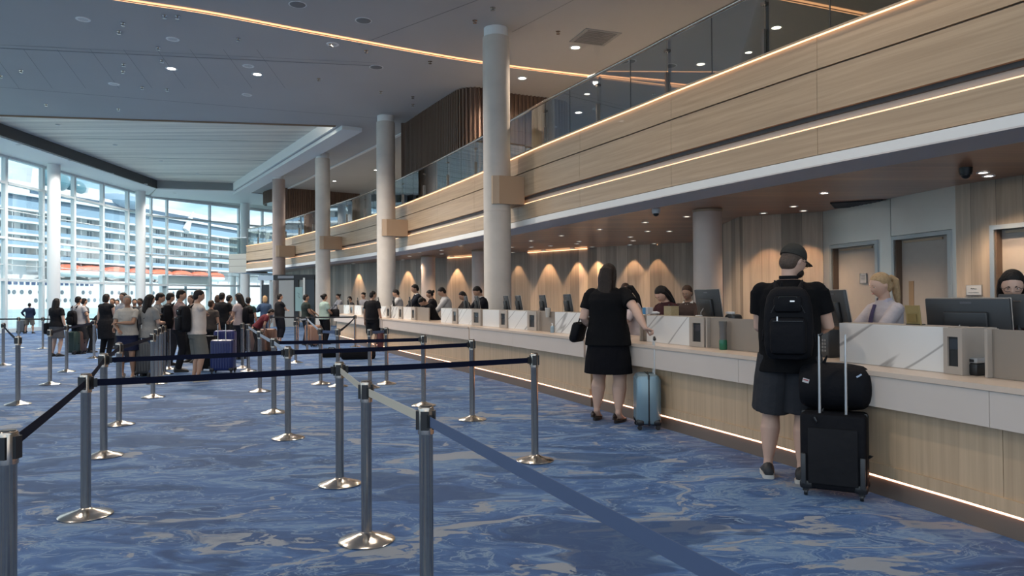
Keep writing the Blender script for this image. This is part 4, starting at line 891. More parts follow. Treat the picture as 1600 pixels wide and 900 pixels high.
def person(loc, yaw, h, label, top, bottom, skin='mid', hair=('short', 'black'), w=1., fem=False, lean=0., head=(0, 0), arms=('down', 'down'), vox=.011, sleeve=.55, hem=.90, legs='pants', leglen=.07,
           feet=((-.10, 0), (.10, 0)), shoe=(.02, .02, .022), topm=None, group=None, extra=None, loose=1., sole=None, sandals=False, face=False, collar=False, dress=False, wl=1.):
    """origin at the ground between the feet; faces local +Y; yaw clockwise from +Y (world)"""
    S_ = h/1.75; root = thing('person', label, 'person', (loc[0], loc[1], loc[2] if len(loc) > 2 else 0), -math.radians(yaw), group); root.scale = (S_, S_, S_)
    hip = Vector((0, 0, .93)); RL = Matrix.Rotation(-lean, 3, 'X')
    def T(x, y, z): return hip+RL@(Vector((x, y, z))-hip)
    sx = (.160 if fem else .185)*(1+(w-1)*.55); B = MB(); FB = MB(); cw = w
    tor = [(.82, .135, .105), (.90, .165 if not fem else .172, .122), (.97, .160 if not fem else .168, .118), (1.06, .146 if not fem else .132, .106 if not fem else .098), (1.15, .146 if not fem else .125, .106 if not fem else .098),
           (1.26, .160 if not fem else .142, .118 if not fem else .116), (1.34, .170 if not fem else .150, .118), (1.41, .160 if not fem else .140, .098), (1.455, .105, .075), (1.485, .062, .06)]
    def ringT(z, a, b, add=0., f=1.): return (T(0, .0, z), ((a*cw+add)*f, (b*cw+add)*f))
    def tors(mb, zs, add, f=1.):
        mb.limb([p for p, _ in zs], [r for _, r in zs], n=24, ref=(1, 0, 0))
    R0 = [ringT(z, a, b) for z, a, b in tor]; tors(B, R0, 0)
    B.limb([T(0, -.005, 1.44), T(0, .0, 1.50), T(0, .012, 1.57)], [(.062, .06), (.053, .054), (.052, .054)], n=14, ref=(1, 0, 0))
    # head
    hy, hp = math.radians(head[0]), math.radians(head[1]); HR = RL@Matrix.Rotation(-hy, 3, 'Z')@Matrix.Rotation(-hp, 3, 'X'); nb = T(0, .0, 1.53)
    def Hd(x, y, z): return nb+HR@(Vector((x, y, z))-Vector((0, 0, 1.53)))
    B.ell(Hd(0, .022, 1.632), (.0745, .094, .116), n=36 if vox < .009 else 24, m_=26 if vox < .009 else 16, R=HR, fn=headfn)
    for s_ in (-1, 1): B.ell(Hd(s_*.074, .005, 1.63), (.010, .017, .029), n=10, m_=6, R=HR)
    # arms
    W_ = [];
    for i, s_ in enumerate((-1, 1)):
        sh = T(s_*sx, -.005, 1.405); a = arms[i]; pole = (s_*.35, -1, -.2); curl = .45; upv = None
        if a == 'down': tgt = Vector((s_*(sx+.10+.04*(w-1)), .04, .80)); pole = (s_*.5, -1, 0)
        elif a == 'phone': tgt = T(s_*.08, .30, 1.14); pole = (s_*.55, -.5, -1); curl = .9
        elif a == 'crossed': tgt = T(-s_*.10, .205+(.05 if s_ > 0 else 0), 1.17+(.03 if s_ > 0 else 0)); pole = (s_*1, .1, -.7)
        elif a == 'waist': tgt = T(s_*.10, .26, 1.02); pole = (s_*.8, -.6, -.5); curl = .7
        elif a == 'desk': tgt = T(s_*.16, .42, 1.05); pole = (s_*.6, -.3, -1); curl = .5
        elif a == 'strap': tgt = T(s_*.12, .16, 1.22); pole = (s_*.9, -.2, -1); curl = 1.1
        elif a == 'hip': tgt = T(s_*(sx+.05), .02, .98); pole = (s_*1, -.8, 0); curl = .8
        elif isinstance(a, tuple) and a[0] == 'w':  # world target for the wrist
            v = Vector(a[1])-root.location; v = Matrix.Rotation(math.radians(yaw), 3, 'Z')@v; tgt = v/S_; curl = a[2] if len(a) > 2 else 1.0; pole = a[3] if len(a) > 3 else (s_*.5, -1, -.3)
        else:
            tgt = T(*a[1]); curl = a[2] if len(a) > 2 else .6; pole = a[3] if len(a) > 3 else pole
        el, wr = ik(sh, tgt, .285, .255, pole); aw = 1+(w-1)*.9
        u = sh.lerp(el, .35)
        B.limb([T(s_*(sx-.06), -.005, 1.395), sh, u, el, el.lerp(wr, .25), el.lerp(wr, .6), wr], [.055*aw, .052*aw, .047*aw, .038*aw, .040*aw, .034*aw, .0255], n=14, round_ends=True)
        dd = (wr-el).normalized(); upv = Vector((s_*1., .15, .25)) if a == 'down' else Vector((0, 0, 1)) if abs(dd.z) < .8 else Vector((s_*.3, 1, .2))
        if isinstance(a, tuple) and a[0] == 'w': upv = Vector((s_*.2, .4, 1))
        hd = dd if a != 'down' else (dd+Vector((0, .1, -.3))).normalized()
        if isinstance(a, tuple) and a[0] == 'w' and len(a) > 4: hd = Vector(a[4]).normalized()
        hand(B, FB, wr, hd, upv, s_, curl); W_.append((sh, el, wr, aw))
    # legs
    LG = []
    for i, s_ in enumerate((-1, 1)):
        hx = s_*.088*w**.5; hj = Vector((hx, 0, .90)); an = Vector((feet[i][0]*w**.5, feet[i][1]-.03, .095)); kn, an = ik(hj, an, .415, .405, (s_*.12, 1, 0)); lw = w**.8*wl
        B.limb([hj+Vector((0, 0, .02)), hj.lerp(kn, .25), hj.lerp(kn, .6), kn, kn.lerp(an, .12), kn.lerp(an, .32)+Vector((0, -.012, 0)), kn.lerp(an, .65), kn.lerp(an, .9), an], [.085*lw, .086*lw, .070*lw, .054*lw, .050*lw, .057*lw, .043*lw, .034, .035], n=16)
        tow = .12*s_; fd = Vector((math.sin(tow), math.cos(tow), 0))
        B.limb([an+Vector((0, 0, .01)), an+fd*.03+Vector((0, 0, -.03)), an+fd*.09+Vector((0, 0, -.062)), an+fd*.155+Vector((0, 0, -.075))], [(.033, .035), (.036, .034), (.040, .022), (.036, .014)], n=12, ref=(1, 0, 0), round_ends=True)
        LG.append((hj, kn, an, lw, fd))
    me = remesh(B, skinm(skin), 'body', vox, 3); me = join_mesh(me, FB); putmesh(me, 'body', root)
    # shirt
    ad = .016+.010*loose; Sh = MB()
    zs = [(T(0, 0, hem), (tor[1][1]*cw+ad+.008*loose, tor[1][2]*cw+ad+.008*loose))]
    for z, a, b in tor:
        if z > hem+.03:
            e = ad if z < 1.44 else (.012 if z < 1.47 else .006)
            aa, bb = a, b
            if loose > 1 and 1.0 < z < 1.2: aa += .012*loose; bb += .012*loose
            zs.append((T(0, 0, z), (aa*cw+e, bb*cw+e)))
    Sh.limb([p for p, _ in zs], [r for _, r in zs], n=28, ref=(1, 0, 0))
    if fem: [Sh.ell(T(s_*.062*w, .075*w, 1.275), (.062*w, .060*w, .062*w), n=14, m_=10) for s_ in (-1, 1)]
    for i, (sh, el, wr, aw) in enumerate(W_):
        s_ = (-1, 1)[i]; st = T(s_*(sx-.07), -.005, 1.39); ex = .011+.003*loose
        if sleeve <= 1: p1 = sh.lerp(el, sleeve); pts = [sh.lerp(el, .02), sh.lerp(el, sleeve*.5), p1]; rr = [.052*aw+ex, .051*aw+ex, .047*aw+ex*1.4]
        else: p1 = el.lerp(wr, min(sleeve-1, .95)); pts = [sh.lerp(el, .02), sh.lerp(el, .5), el, el.lerp(p1, .5), p1]; rr = [.052*aw+ex, .049*aw+ex, .042*aw+ex, .038*aw+ex, .030*aw+ex]
        if sleeve > 0: Sh.limb(pts, rr, n=16, round_ends=False)
        Sh.ell(sh+Vector((-s_*.012, 0, -.010)), (.061*aw+ex*.35, .061*aw+ex*.4, .061*aw+ex*.3), n=16, m_=12)
        Sh.limb([T(s_*.05, -.004, 1.40), T(s_*(sx-.02), -.004, 1.395)], [.062, .050*aw+ex*.8], n=14, round_ends=True)
    if dress: Sh.limb([T(0, 0, 1.0), T(0, 0, .9), Vector((0, 0, .75)), Vector((0, .0, dress))], [(.165*cw+ad, .12*cw+ad), (.178*cw+ad, .135*cw+ad), (.180*cw+ad, .14*cw+ad), (.172*cw+ad, .138*cw+ad)], n=24, ref=(1, 0, 0))
    putmesh(remesh(Sh, topm or fabric('cloth_%s' % str(top), top), 'top', vox, 3), 'dress' if dress else 'shirt', root)
    # bottoms
    if not dress or legs != 'none':
        Bt = MB(); zt = 1.02 if hem > .8 else .98
        pz = [(T(0, 0, zt), (.158*cw+.010, .112*cw+.010)), (T(0, 0, .96), (.166*cw+.012, .124*cw+.012)), (hip+Vector((0, 0, -.04)), (.172*cw+.014, .13*cw+.014)), (Vector((0, 0, .82)), (.165*cw+.016, .125*cw+.014))]
        if legs == 'skirt':
            pz += [(Vector((0, .0, .70)), (.185*cw+.01, .15*cw+.01)), (Vector((0, 0, leglen)), (.195*cw+.012, .16*cw+.015))]
        Bt.limb([p for p, _ in pz], [r for _, r in pz], n=26, ref=(1, 0, 0))
        if legs in ('pants', 'shorts'):
            for (hj, kn, an, lw, fd) in LG:
                q = .018*loose; pts = [hj+Vector((0, 0, .03)), hj.lerp(kn, .3), hj.lerp(kn, .7)]; rr = [.090*lw+q*.6, .088*lw+q, .070*lw+q*1.3]
                if leglen < .40:
                    t_ = (kn.z-leglen)/(kn.z-an.z); e_ = kn.lerp(an, t_); pts += [kn, kn.lerp(an, .35), kn.lerp(an, .7) if t_ > .8 else kn.lerp(an, t_*.8), e_]; rr += [.058*lw+q*1.2, .056*lw+q, .046*lw+q, .042*lw+q]
                else:
                    t_ = (hj.z-leglen)/(hj.z-kn.z); pts = [hj+Vector((0, 0, .03)), hj.lerp(kn, t_*.4), hj.lerp(kn, t_)]; rr = [.092*lw+q*.6, .088*lw+q*1.3, .072*lw+q*2.0]
                Bt.limb(pts, rr, n=18)
        if legs != 'none': putmesh(remesh(Bt, fabric('cloth_%s' % str(bottom), bottom), 'bottom', vox, 3), {'pants': 'trousers', 'shorts': 'shorts', 'skirt': 'skirt'}[legs], root)
    # shoes
    SM = M('shoe_%s' % str(shoe), shoe, .6); SO = M('sole_%s' % str(sole or (.02, .02, .02)), sole or (.02, .02, .02), .6)
    for (hj, kn, an, lw, fd) in LG:
        lat = Vector((fd.y, -fd.x, 0)); g = Vector((an.x, an.y, 0))
        def rg(y, wd, z0, z1): c = g+fd*y; return [c+lat*wd*math.cos(a_)+Vector((0, 0, (z0+z1)/2+(z1-z0)/2*math.sin(a_)))for a_ in [2*PI*j/14 for j in range(14)]]
        if sandals:
            q = MB(); q.loft([[g+fd*y+lat*x+Vector((0, 0, z)) for x, y in outl] for z, outl in ((0, [(math.cos(a_)*.045, .05+math.sin(a_)*.14) for a_ in [2*PI*j/16 for j in range(16)]]), (.032, [(math.cos(a_)*.047, .05+math.sin(a_)*.142) for a_ in [2*PI*j/16 for j in range(16)]]))])
            q = q.obj('sandal', SO, root)
            q2 = MB(); q2.limb([g+fd*-.02+lat*x+Vector((0, 0, z)) for x, z in ((-.043, .03), (-.04, .10), (0, .135), (.04, .10), (.043, .03))], (.022, .006), n=8, ref=tuple(fd)); q2.limb([g+fd*.11+lat*x+Vector((0, 0, z)) for x, z in ((-.046, .03), (-.03, .062), (.03, .062), (.046, .03))], (.024, .005), n=8, ref=tuple(fd))
            q2.limb([g+fd*y+lat*x+Vector((0, 0, .06)) for x, y in ((-.04, -.0), (-.025, -.065), (.025, -.065), (.04, 0))], (.030, .007), n=8, ref=(0, 0, 1)); q2.obj('sandal_strap', SM, q); continue
        q = MB(); q.loft([rg(-.085, .012, .02, .06), rg(-.078, .032, .014, .085), rg(-.045, .042, .012, .115), rg(0, .043, .012, .118), rg(.04, .044, .012, .098), rg(.09, .050, .012, .072), rg(.14, .050, .012, .055), rg(.18, .036, .014, .045), rg(.195, .012, .018, .036)])
        o = q.obj('shoe', SM, root, smooth=True)
        q = MB(); outl = [(-.088, .012), (-.08, .034), (-.04, .045), (.02, .043), (.09, .053), (.14, .053), (.182, .038), (.199, .012)]; pl_ = outl+[(y, -x) for y, x in reversed(outl)]
        q.loft([[g+fd*y+lat*x+Vector((0, 0, z)) for y, x in pl_] for z in (0.001, .03)]); q.obj('sole', SO, o, smooth=True)
    # hair
    hk, hc = hair[:2]; H = MB()
    if hk != 'bald':
        H.ell(Hd(0, .006, 1.664), (.083, .101, .094), n=26, m_=18, R=HR, fn=lambda d, p: Vector((p.x, p.y*(1 if d.y < 0 else .74+.26*min(1, max(0, (d.z-.12)/.25))), p.z*(1 if d.y < 0 or d.z > 0 else .6))))
        H.ell(Hd(0, -.035, 1.615), (.074, .062, .075), n=18, m_=12, R=HR)
        if hk == 'long':
            L_ = hair[2] if len(hair) > 2 else 1.25
            H.limb([Hd(0, -.035, 1.68), Hd(0, -.055, 1.58), T(0, -.080, 1.49), T(0, -.120, 1.39), T(0, -.132, L_)], [(.080, .065), (.092, .058), (.090, .045), (.080, .030), (.050, .014)], n=18, ref=tuple(HR@Vector((1, 0, 0))))
            for s_ in (-1, 1): H.limb([Hd(s_*.068, .01, 1.68), Hd(s_*.080, .0, 1.60), Hd(s_*.078, -.01, 1.53), T(s_*.085, -.05, 1.46)], [.026, .028, .03, .022], n=10)
        if hk == 'pony':
            L_ = hair[2] if len(hair) > 2 else 1.40
            H.limb([Hd(0, -.06, 1.675), Hd(0, -.115, 1.68), Hd(0, -.145, 1.64), T(0, -.135, 1.53), T(0, -.150, L_)], [.024, .026, .038, .036, .014], n=12)
        if hk == 'bun': H.ell(Hd(0, -.115, 1.665), (.045, .042, .045), n=14, m_=9)
        if hk == 'bob': H.limb([Hd(0, -.02, 1.68), Hd(0, -.03, 1.60), Hd(0, -.035, 1.54), Hd(0, -.035, 1.51)], [(.085, .075), (.092, .070), (.088, .062), (.07, .05)], n=18, ref=tuple(HR@Vector((1, 0, 0))))
        putmesh(remesh(H, hairm(hc), 'hair', max(.008, vox*.9), 3), 'hair', root)
    # face details
    if face:
        for s_ in (-1, 1):
            q = MB(); q.ell(Hd(s_*.029, .094, 1.634), (.0125, .010, .0075), n=12, m_=8, R=HR); e = q.obj('eye', M('eye_white', (.6, .58, .55), .2), root)
            q = MB(); q.ell(Hd(s_*.029, .1025, 1.634), (.006, .003, .006), n=10, m_=6, R=HR); q.obj('iris', BLACKP, e)
            q = MB(); q.limb([Hd(s_*.014, .112, 1.652), Hd(s_*.03, .110, 1.657), Hd(s_*.045, .098, 1.652)], (.0035, .003), n=6); q.obj('eyebrow', hairm(hc), root)
        q = MB(); q.ell(Hd(0, .112, 1.574), (.020, .008, .0065), n=12, m_=8, R=HR); q.obj('lips', M('lips', (.36, .14, .12), .45), root)
    if collar:
        q = MB(); 
        for s_ in (-1, 1): q.loft([[T(s_*x, y, z) for x, y, z in r_] for r_ in ([(.062, -.03, 1.505), (.07, .03, 1.50), (.014, .088, 1.455)], [(.070, -.03, 1.475), (.095, .04, 1.455), (.045, .112, 1.405)])], cap=False, closed=False)
        q.obj('collar', collar if collar is not True else WHITEP, root)
    return root, T, Hd, HR, S_, W_

# ---- luggage
CHROME = M('handle_chrome', (.6, .6, .6), .2, 1.0)
def suitcase(lab, loc, rz, w, d, h, mat, hz=None, ribs=True, soft=False, rodm=None, name='suitcase', trim=None, gap=None, grip=True):
    """w across, d deep, h tall with wheels; hz = height of the telescopic handle"""
    t = thing(name, lab, 'suitcase', (loc[0], loc[1], 0), rz); wh = .055
    mb = MB(); mb.rbox((0, 0, wh+(h-wh)/2), (w, d, h-wh), min(.055, d*.3) if not soft else .03, seg=4); sh = mb.obj('shell', mat, t, smooth=True)
    if ribs:
        n = max(3, int(w/.06))
        for sy in (-1, 1):
            mb = MB()
            for k in range(n): mb.box(((k-(n-1)/2)*w*.8/n, sy*(d/2+.001), wh+(h-wh)/2), (w*.8/n*.45, .008, (h-wh)*.82))
            mb.obj('ribs', mat, sh, smooth=False)
    mb = MB(); mb.rbox((0, 0, wh+(h-wh)/2), (w+.006, .022, h-wh+.006), .01, seg=3); mb.obj('zipper_band', BLACKP, t)
    for sx_ in (-1, 1):
        for sy in (-1, 1):
            mb = MB(); mb.lathe([(.024, -.011), (.026, -.006), (.026, .006), (.024, .011)], (sx_*(w/2-.035), sy*(d/2-.03), .026), R=Matrix.Rotation(PI/2, 3, 'Y'), n=16); mb.box((sx_*(w/2-.035), sy*(d/2-.03), .05), (.04, .035, .03)); mb.obj('wheel', BLACKP, t)
            mb = MB(); mb.rbox((sx_*(w/2-.04), sy*(d/2-.035), wh+.03), (.09, .08, .065), .02); mb.obj('corner_guard', trim or BLACKP, t)
    mb = MB(); mb.limb([(w/2, -.0, wh+(h-wh)*.42), (w/2+.022, 0, wh+(h-wh)*.46), (w/2+.022, 0, wh+(h-wh)*.58), (w/2, 0, wh+(h-wh)*.62)], (.008, .014), n=8, ref=(0, 1, 0)); mb.obj('side_handle', BLACKP, t)
    mb = MB(); mb.limb([(-.08, 0, h), (-.07, 0, h+.022), (.07, 0, h+.022), (.08, 0, h)], (.014, .007), n=8, ref=(0, 1, 0)); mb.obj('top_handle', BLACKP, t)
    if hz:
        g = gap or w*.36; yb = -d*.32
        mb = MB()
        for s_ in (-1, 1): mb.limb([(s_*g/2, yb, h*.9), (s_*g/2, yb, (h+hz)*.55)], (.0105, .009), n=10); mb.limb([(s_*g/2, yb, (h+hz)*.55), (s_*g/2, yb, hz)], (.0085, .007), n=10)
        mb.obj('handle_rods', rodm or CHROME, t)
        if grip: mb = MB(); mb.limb([(-g/2-.015, yb, hz-.01), (-g/2+.01, yb, hz+.012), (g/2-.01, yb, hz+.012), (g/2+.015, yb, hz-.01)], (.018, .013), n=10, ref=(0, 1, 0), round_ends=True); mb.obj('grip', BLACKP, t)
    return t
BACKM = fabric('black_nylon', (.007, .007, .009), .7)
def backpack(P, lab, sc=(.30, .17, .46), mat=None, z=1.20, straps=True, detail=False, dy=0):
    root, T, Hd, HR, S_, W_ = P; mat = mat or BACKM; t = thing('backpack', lab, 'backpack', tuple(root.location), root.rotation_euler.z); t.scale = root.scale
    c = T(0, -.145-sc[1]/2+dy, z); R = Matrix.Rotation(-math.atan2(T(0, 0, 1.5).y-T(0, 0, 1).y, .5), 3, 'X')
    mb = MB(); rings = []
    for fz, fw, fd in ((-.5, .62, .70), (-.485, .80, .86), (-.44, .93, .96), (-.3, 1.0, 1.04), (-.05, 1.02, 1.06), (.2, .98, 1.0), (.36, .88, .90), (.45, .72, .74), (.49, .5, .5), (.5, .3, .3)):
        rings.append([c+R@Vector((math.copysign(abs(math.cos(a_))**.55, math.cos(a_))*sc[0]/2*fw, math.copysign(abs(math.sin(a_))**.6, math.sin(a_))*sc[1]/2*fd, fz*sc[2])) for a_ in [2*PI*j/28 for j in range(28)]])
    mb.loft(rings); b = mb.obj('main_bag', mat, t)
    mb = MB(); mb.rbox(c+R@Vector((0, -sc[1]/2-.012, -sc[2]*.17)), (sc[0]*.74, .07, sc[2]*.50), .034, R=R, seg=4); mb.obj('front_pocket', mat, t)
    mb = MB(); mb.rbox(c+R@Vector((0, -sc[1]/2-.002, sc[2]*.26)), (sc[0]*.58, .05, sc[2]*.22), .025, R=R, seg=4); mb.obj('top_pocket', mat, t)
    mb = MB(); mb.limb([c+R@Vector((-.05, sc[1]*.3, sc[2]/2-.01)), c+R@Vector((-.04, sc[1]*.3, sc[2]/2+.04)), c+R@Vector((.04, sc[1]*.3, sc[2]/2+.04)), c+R@Vector((.05, sc[1]*.3, sc[2]/2-.01))], (.013, .006), n=8, ref=(0, 1, 0)); mb.obj('haul_loop', mat, t)
    if detail:
        mb = MB(); 
        for k in (-1, 1): mb.limb([c+R@Vector((x*sc[0]*.34, -sc[1]/2-.028+abs(x)*.012, zz)) for x, zz in ((-1, sc[2]*.14), (-.5, sc[2]*.36), (.5, sc[2]*.36), (1, sc[2]*.14))], .003, n=6)
        mb.limb([c+R@Vector((x*sc[0]*.3, -sc[1]/2-.05, sc[2]*.03)) for x in (-1, 0, 1)], .003, n=6); mb.obj('zipper', CHAR, t)
        mb = MB(); mb.box(c+R@Vector((.03, -sc[1]/2-.032, sc[2]*.30)), (.03, .004, .010), R=R); mb.box(c+R@Vector((-.07, -sc[1]/2-.05, sc[2]*.06)), (.008, .004, .035), R=R); tag(mb.obj('buckle', CHROME, t), 'small silver badge and zip pull')
        for k in (-1, 1): mb = MB(); mb.limb([c+R@Vector((k*sc[0]/2, .0, -sc[2]*.1)), c+R@Vector((k*(sc[0]/2+.012), -.03, -sc[2]*.25)), c+R@Vector((k*sc[0]/2, -.05, -sc[2]*.36))], (.012, .004), n=8); mb.obj('side_strap', mat, t)
    if straps:
        for s_ in (-1, 1):
            x = s_*.095; mb = MB(); mb.limb([T(x*.8, -.16, 1.40), T(x, -.10, 1.475), T(x, -.01, 1.497), T(x*1.05, .09, 1.445), T(x*1.15, .165, 1.33), T(x*1.35, .16, 1.20), T(x*1.9, .06, 1.08), T(x*1.7, -.14, 1.04)], (.026, .007), n=8, ref=(1, 0, 0)); mb.obj('shoulder_strap', mat, t)
    return t

# ---- the woman in black with the pale blue suitcase
pc = atz(1011, 668); tw = atz(951, 657)
vd = math.atan2(-pc.x, pc.y)
suit1 = suitcase('pale metallic blue hard-shell suitcase held by the woman in black', pc, vd+PI/2+.12, .40, .255, .60, M('pale_blue_shell', (.20, .29, .34), .3, .35), hz=.99, gap=.12, rodm=M('rod_silver', (.62, .60, .57), .3, .8))
g = suit1.location+Matrix.Rotation(suit1.rotation_euler.z, 3, 'Z')@Vector((0, -.082, 1.04))
Pw = person((tw.x, tw.y), 26, 1.845, 'woman with long dark hair in black top and skirt standing at the counter', (.006, .006, .007), (.005, .005, .007), skin='light', hair=('long', 'dark', 1.20), w=1.34, fem=True,
            head=(12, 8), arms=(('l', (-.22, .16, 1.02), 1.1), ('w', (g.x-.075, g.y-.03, g.z+.02), 1.35, (.7, -.6, .3), (.75, .45, -.35))), vox=.0075, sleeve=.62, hem=.84, legs='skirt', leglen=.53, feet=((-.12, .03), (.12, -.05)), shoe=(.02, .012, .01), sole=(.012, .01, .01), sandals=True, loose=1.1, wl=1.12)
S_ = Pw[4]; hb = thing('handbag', 'black shoulder bag hanging on the left arm of the woman in black', 'handbag', tuple(Pw[0].location), Pw[0].rotation_euler.z); hb.scale = Pw[0].scale
mb = MB(); mb.rbox((-.36, .02, .98), (.10, .30, .23), .04, R=Matrix.Rotation(.25, 3, 'Y')); mb.obj('bag_body', BACKM, hb)
mb = MB(); mb.limb([(-.33, -.08, 1.05), (-.30, -.06, 1.17), (-.29, .04, 1.20), (-.31, .12, 1.15), (-.34, .13, 1.06)], (.012, .005), n=8); mb.obj('strap', BACKM, hb)

# ---- the man with cap, backpack and the black suitcase
tm = atz(1236, 748)
ps = atz(1305, 773)
suit2 = suitcase('big black soft suitcase with raised chrome handle standing beside the man in a cap', ps, math.atan2(-ps.x, ps.y)-.10, .44, .27, .60, BACKM, hz=1.17, ribs=False, soft=True, gap=.175, rodm=M('rod_grey', (.55, .54, .53), .28, .8), grip=False)
mb = MB(); mb.rbox((0, -.142, .30), (.33, .012, .40), .006); mb.obj('front_panel', fabric('black_canvas', (.016, .016, .018)), suit2)
for s_ in (-1, 1): mb = MB(); mb.rbox((s_*.195, -.145, .20), (.035, .02, .22), .008); mb.obj('skid_rail', DGREY, suit2)
mb = MB(); mb.limb([(-.12, -.145, .575), (-.10, -.15, .545), (.10, -.15, .545), (.12, -.145, .575)], (.012, .012), n=8); mb.obj('handle_cup', BLACKP, suit2)
mb = MB(); mb.limb([(-.088, -.086, 1.16), (-.06, -.086, 1.175), (.06, -.086, 1.175), (.088, -.086, 1.16)], (.010, .010), n=8); mb.obj('grip', BLACKP, suit2)
Ms = suit2.rotation_euler.z; RZ = Matrix.Rotation(Ms, 3, 'Z')
dg_ = thing('duffel_bag', 'black duffel bag resting on top of the big black suitcase', 'bag', (ps.x, ps.y, .605), Ms)
mb = MB(); mb.loft([[Vector((x, .105+r_*.155*math.sin(a_), .17+r_*.17*math.cos(a_)+(.0 if abs(x) > .2 else 0))) for a_ in [2*PI*j/24 for j in range(24)]] for x, r_ in ((-.245, .55), (-.24, .80), (-.20, .96), (-.1, 1.06), (.08, 1.04), (.19, .93), (.235, .72), (.25, .45))])
me = remesh(mb, BACKM, 'bag_body', .012, 6); putmesh(me, 'bag_body', dg_)
mb = MB(); mb.limb([(-.08, .08, .33), (-.05, .07, .40), (.05, .07, .405), (.09, .08, .34)], (.014, .006), n=8, ref=(0, 1, 0)); mb.obj('carry_handle', BACKM, dg_)
mb = MB(); mb.limb([(-.2, .08, .30), (-.1, .08, .348), (.08, .08, .345), (.2, .08, .30)], .004, n=6); mb.obj('zipper', CHAR, dg_)
mb = MB(); mb.box((-.185, -.045, .22), (.045, .004, .03), R=Matrix.Rotation(.25, 3, 'Y')); lb = mb.obj('luggage_label', M('label_white', (.5, .48, .47), .5), dg_); mb = MB(); mb.box((-.185, -.048, .224), (.034, .002, .008), R=Matrix.Rotation(.25, 3, 'Y')); mb.obj('label_print', M('label_red', (.35, .05, .05), .5), lb)
mb = MB(); mb.box((.17, -.03, .27), (.04, .012, .012), R=Matrix.Rotation(-.6, 3, 'Y')); mb.obj('zip_pull', CHROME, dg_)
Pm = person((tm.x, tm.y), 22, 1.86, 'man in cap, black polo shirt and dark grey shorts standing at the counter', (.006, .006, .007), (.034, .034, .038), skin='light', hair=('short', 'cropped'), w=1.16, head=(42, 22),
            arms=(('l', (-.12, .27, 1.05), .7, (-.35, -.6, -.6)), ('l', (.14, .25, 1.10), .8, (.55, -.6, -.5))), vox=.0075, sleeve=.62, hem=.80, legs='shorts', leglen=.50, feet=((-.15, .04), (.07, -.04)), shoe=(.018, .018, .02), sole=(.5, .48, .45), loose=1.5, face=True, wl=1.12)
backpack(Pm, 'black backpack worn by the man in a cap', (.33, .19, .52), z=1.17, detail=True)
root, T, Hd, HR, S_, W_ = Pm
CAPM = fabric('cap_olive_grey', (.040, .038, .034))
mb = MB(); mb.ell(Hd(0, -.002, 1.672), (.089, .106, .098), n=28, m_=18, R=HR, fn=lambda d, p: Vector((p.x, p.y, max(p.z, -.012)))); capo = mb.obj('cap', CAPM, root)
mb = MB(); mb.loft([[Hd(x, y, 1.668-.018*(abs(x)/.07)**2-.10*(y-.08)+dz) for x, y in ((-.078, .06), (-.07, .12), (-.045, .165), (0, .182), (.045, .165), (.07, .12), (.078, .06))] for dz in (0, .006)]); mb.obj('brim', CAPM, capo)
mb = MB(); mb.ell(Hd(0, -.002, 1.771), (.008, .008, .005), n=10, m_=6); mb.obj('button', CAPM, capo)
mb = MB(); mb.ell(Hd(0, .075, 1.565), (.058, .045, .042), n=18, m_=12, R=HR); mb.obj('beard', hairm('dark'), root)
mb = MB()
for s_ in (-1, 1): mb.limb([Hd(s_*.030+.022*math.cos(a_), .113, 1.634+.017*math.sin(a_)) for a_ in [2*PI*j/14 for j in range(15)]], .0016, n=6, cap=False); mb.limb([Hd(s_*.052, .110, 1.638), Hd(s_*.079, .08, 1.638), Hd(s_*.080, 0, 1.636)], .0016, n=6)
mb.obj('glasses', BLACKP, root)
for s_ in (-1, 1):
    mb = MB(); q = MB()
mb = MB(); mb.lathe([(.066, -.012), (.07, 0), (.068, .014)], tuple(T(0, 0, 1.50)), n=24, cap=False); mb.obj('collar', fabric('polo_collar', (.012, .012, .014)), root)

# ---- agents behind the counter
def agent(px, topy, off, yaw, label, top, hair, hd=(0, 20), skin='mid', fem=False, arms=('desk', 'desk'), w=1., sleeve=1.9, face=False, collar=False, lean=.12, vox=.011, bottom=(.015, .015, .02)):
    q = COUNTER.hit(px, off, 1.5); p = COUNTER.off(q, off); z = aty(px, topy, p[1]).z; h = min(max(z/(1-lean*.06), 1.50), 1.86)
    return person((p[0], p[1]), yaw, h, label, top, bottom, skin=skin, hair=hair, w=w, fem=fem, lean=lean, head=hd, arms=arms, sleeve=sleeve, face=face, collar=collar, vox=vox, hem=.88, loose=.8)
A1 = agent(1386, 426, 1.12, 258, 'fair-haired airport agent with ponytail in a pale blouse and dark tie, facing left', (.44, .40, .42), ('pony', 'blond', 1.40), (4, 12), 'light', True, sleeve=.85, face=True, collar=M('collar_lilac', (.40, .38, .46), .8), vox=.008, lean=.05)
root, T, Hd, HR, S_, W_ = A1
mb = MB(); mb.limb([T(0, .112, 1.445), T(0, .150, 1.36), T(0, .172, 1.27), T(0, .165, 1.14), T(0, .150, 1.05)], [(.022, .010), (.026, .008), (.032, .008), (.030, .008), (.026, .008)], n=8, ref=(1, 0, 0)); mb.obj('tie', fabric('tie_violet', (.07, .06, .12)), root)
mb = MB(); mb.box(T(-.085, .142, 1.27), (.05, .008, .014)); mb.obj('name_badge', M('badge', (.55, .55, .6), .3), root)
A2 = agent(1583, 421, 1.05, 222, 'agent with long black hair, glasses and a maroon waistcoat at the right edge', (.035, .014, .018), ('long', 'black', 1.33), (-8, 18), 'light', True, face=True, collar=True, vox=.008, lean=.05)
root, T, Hd, HR, S_, W_ = A2
mb = MB()
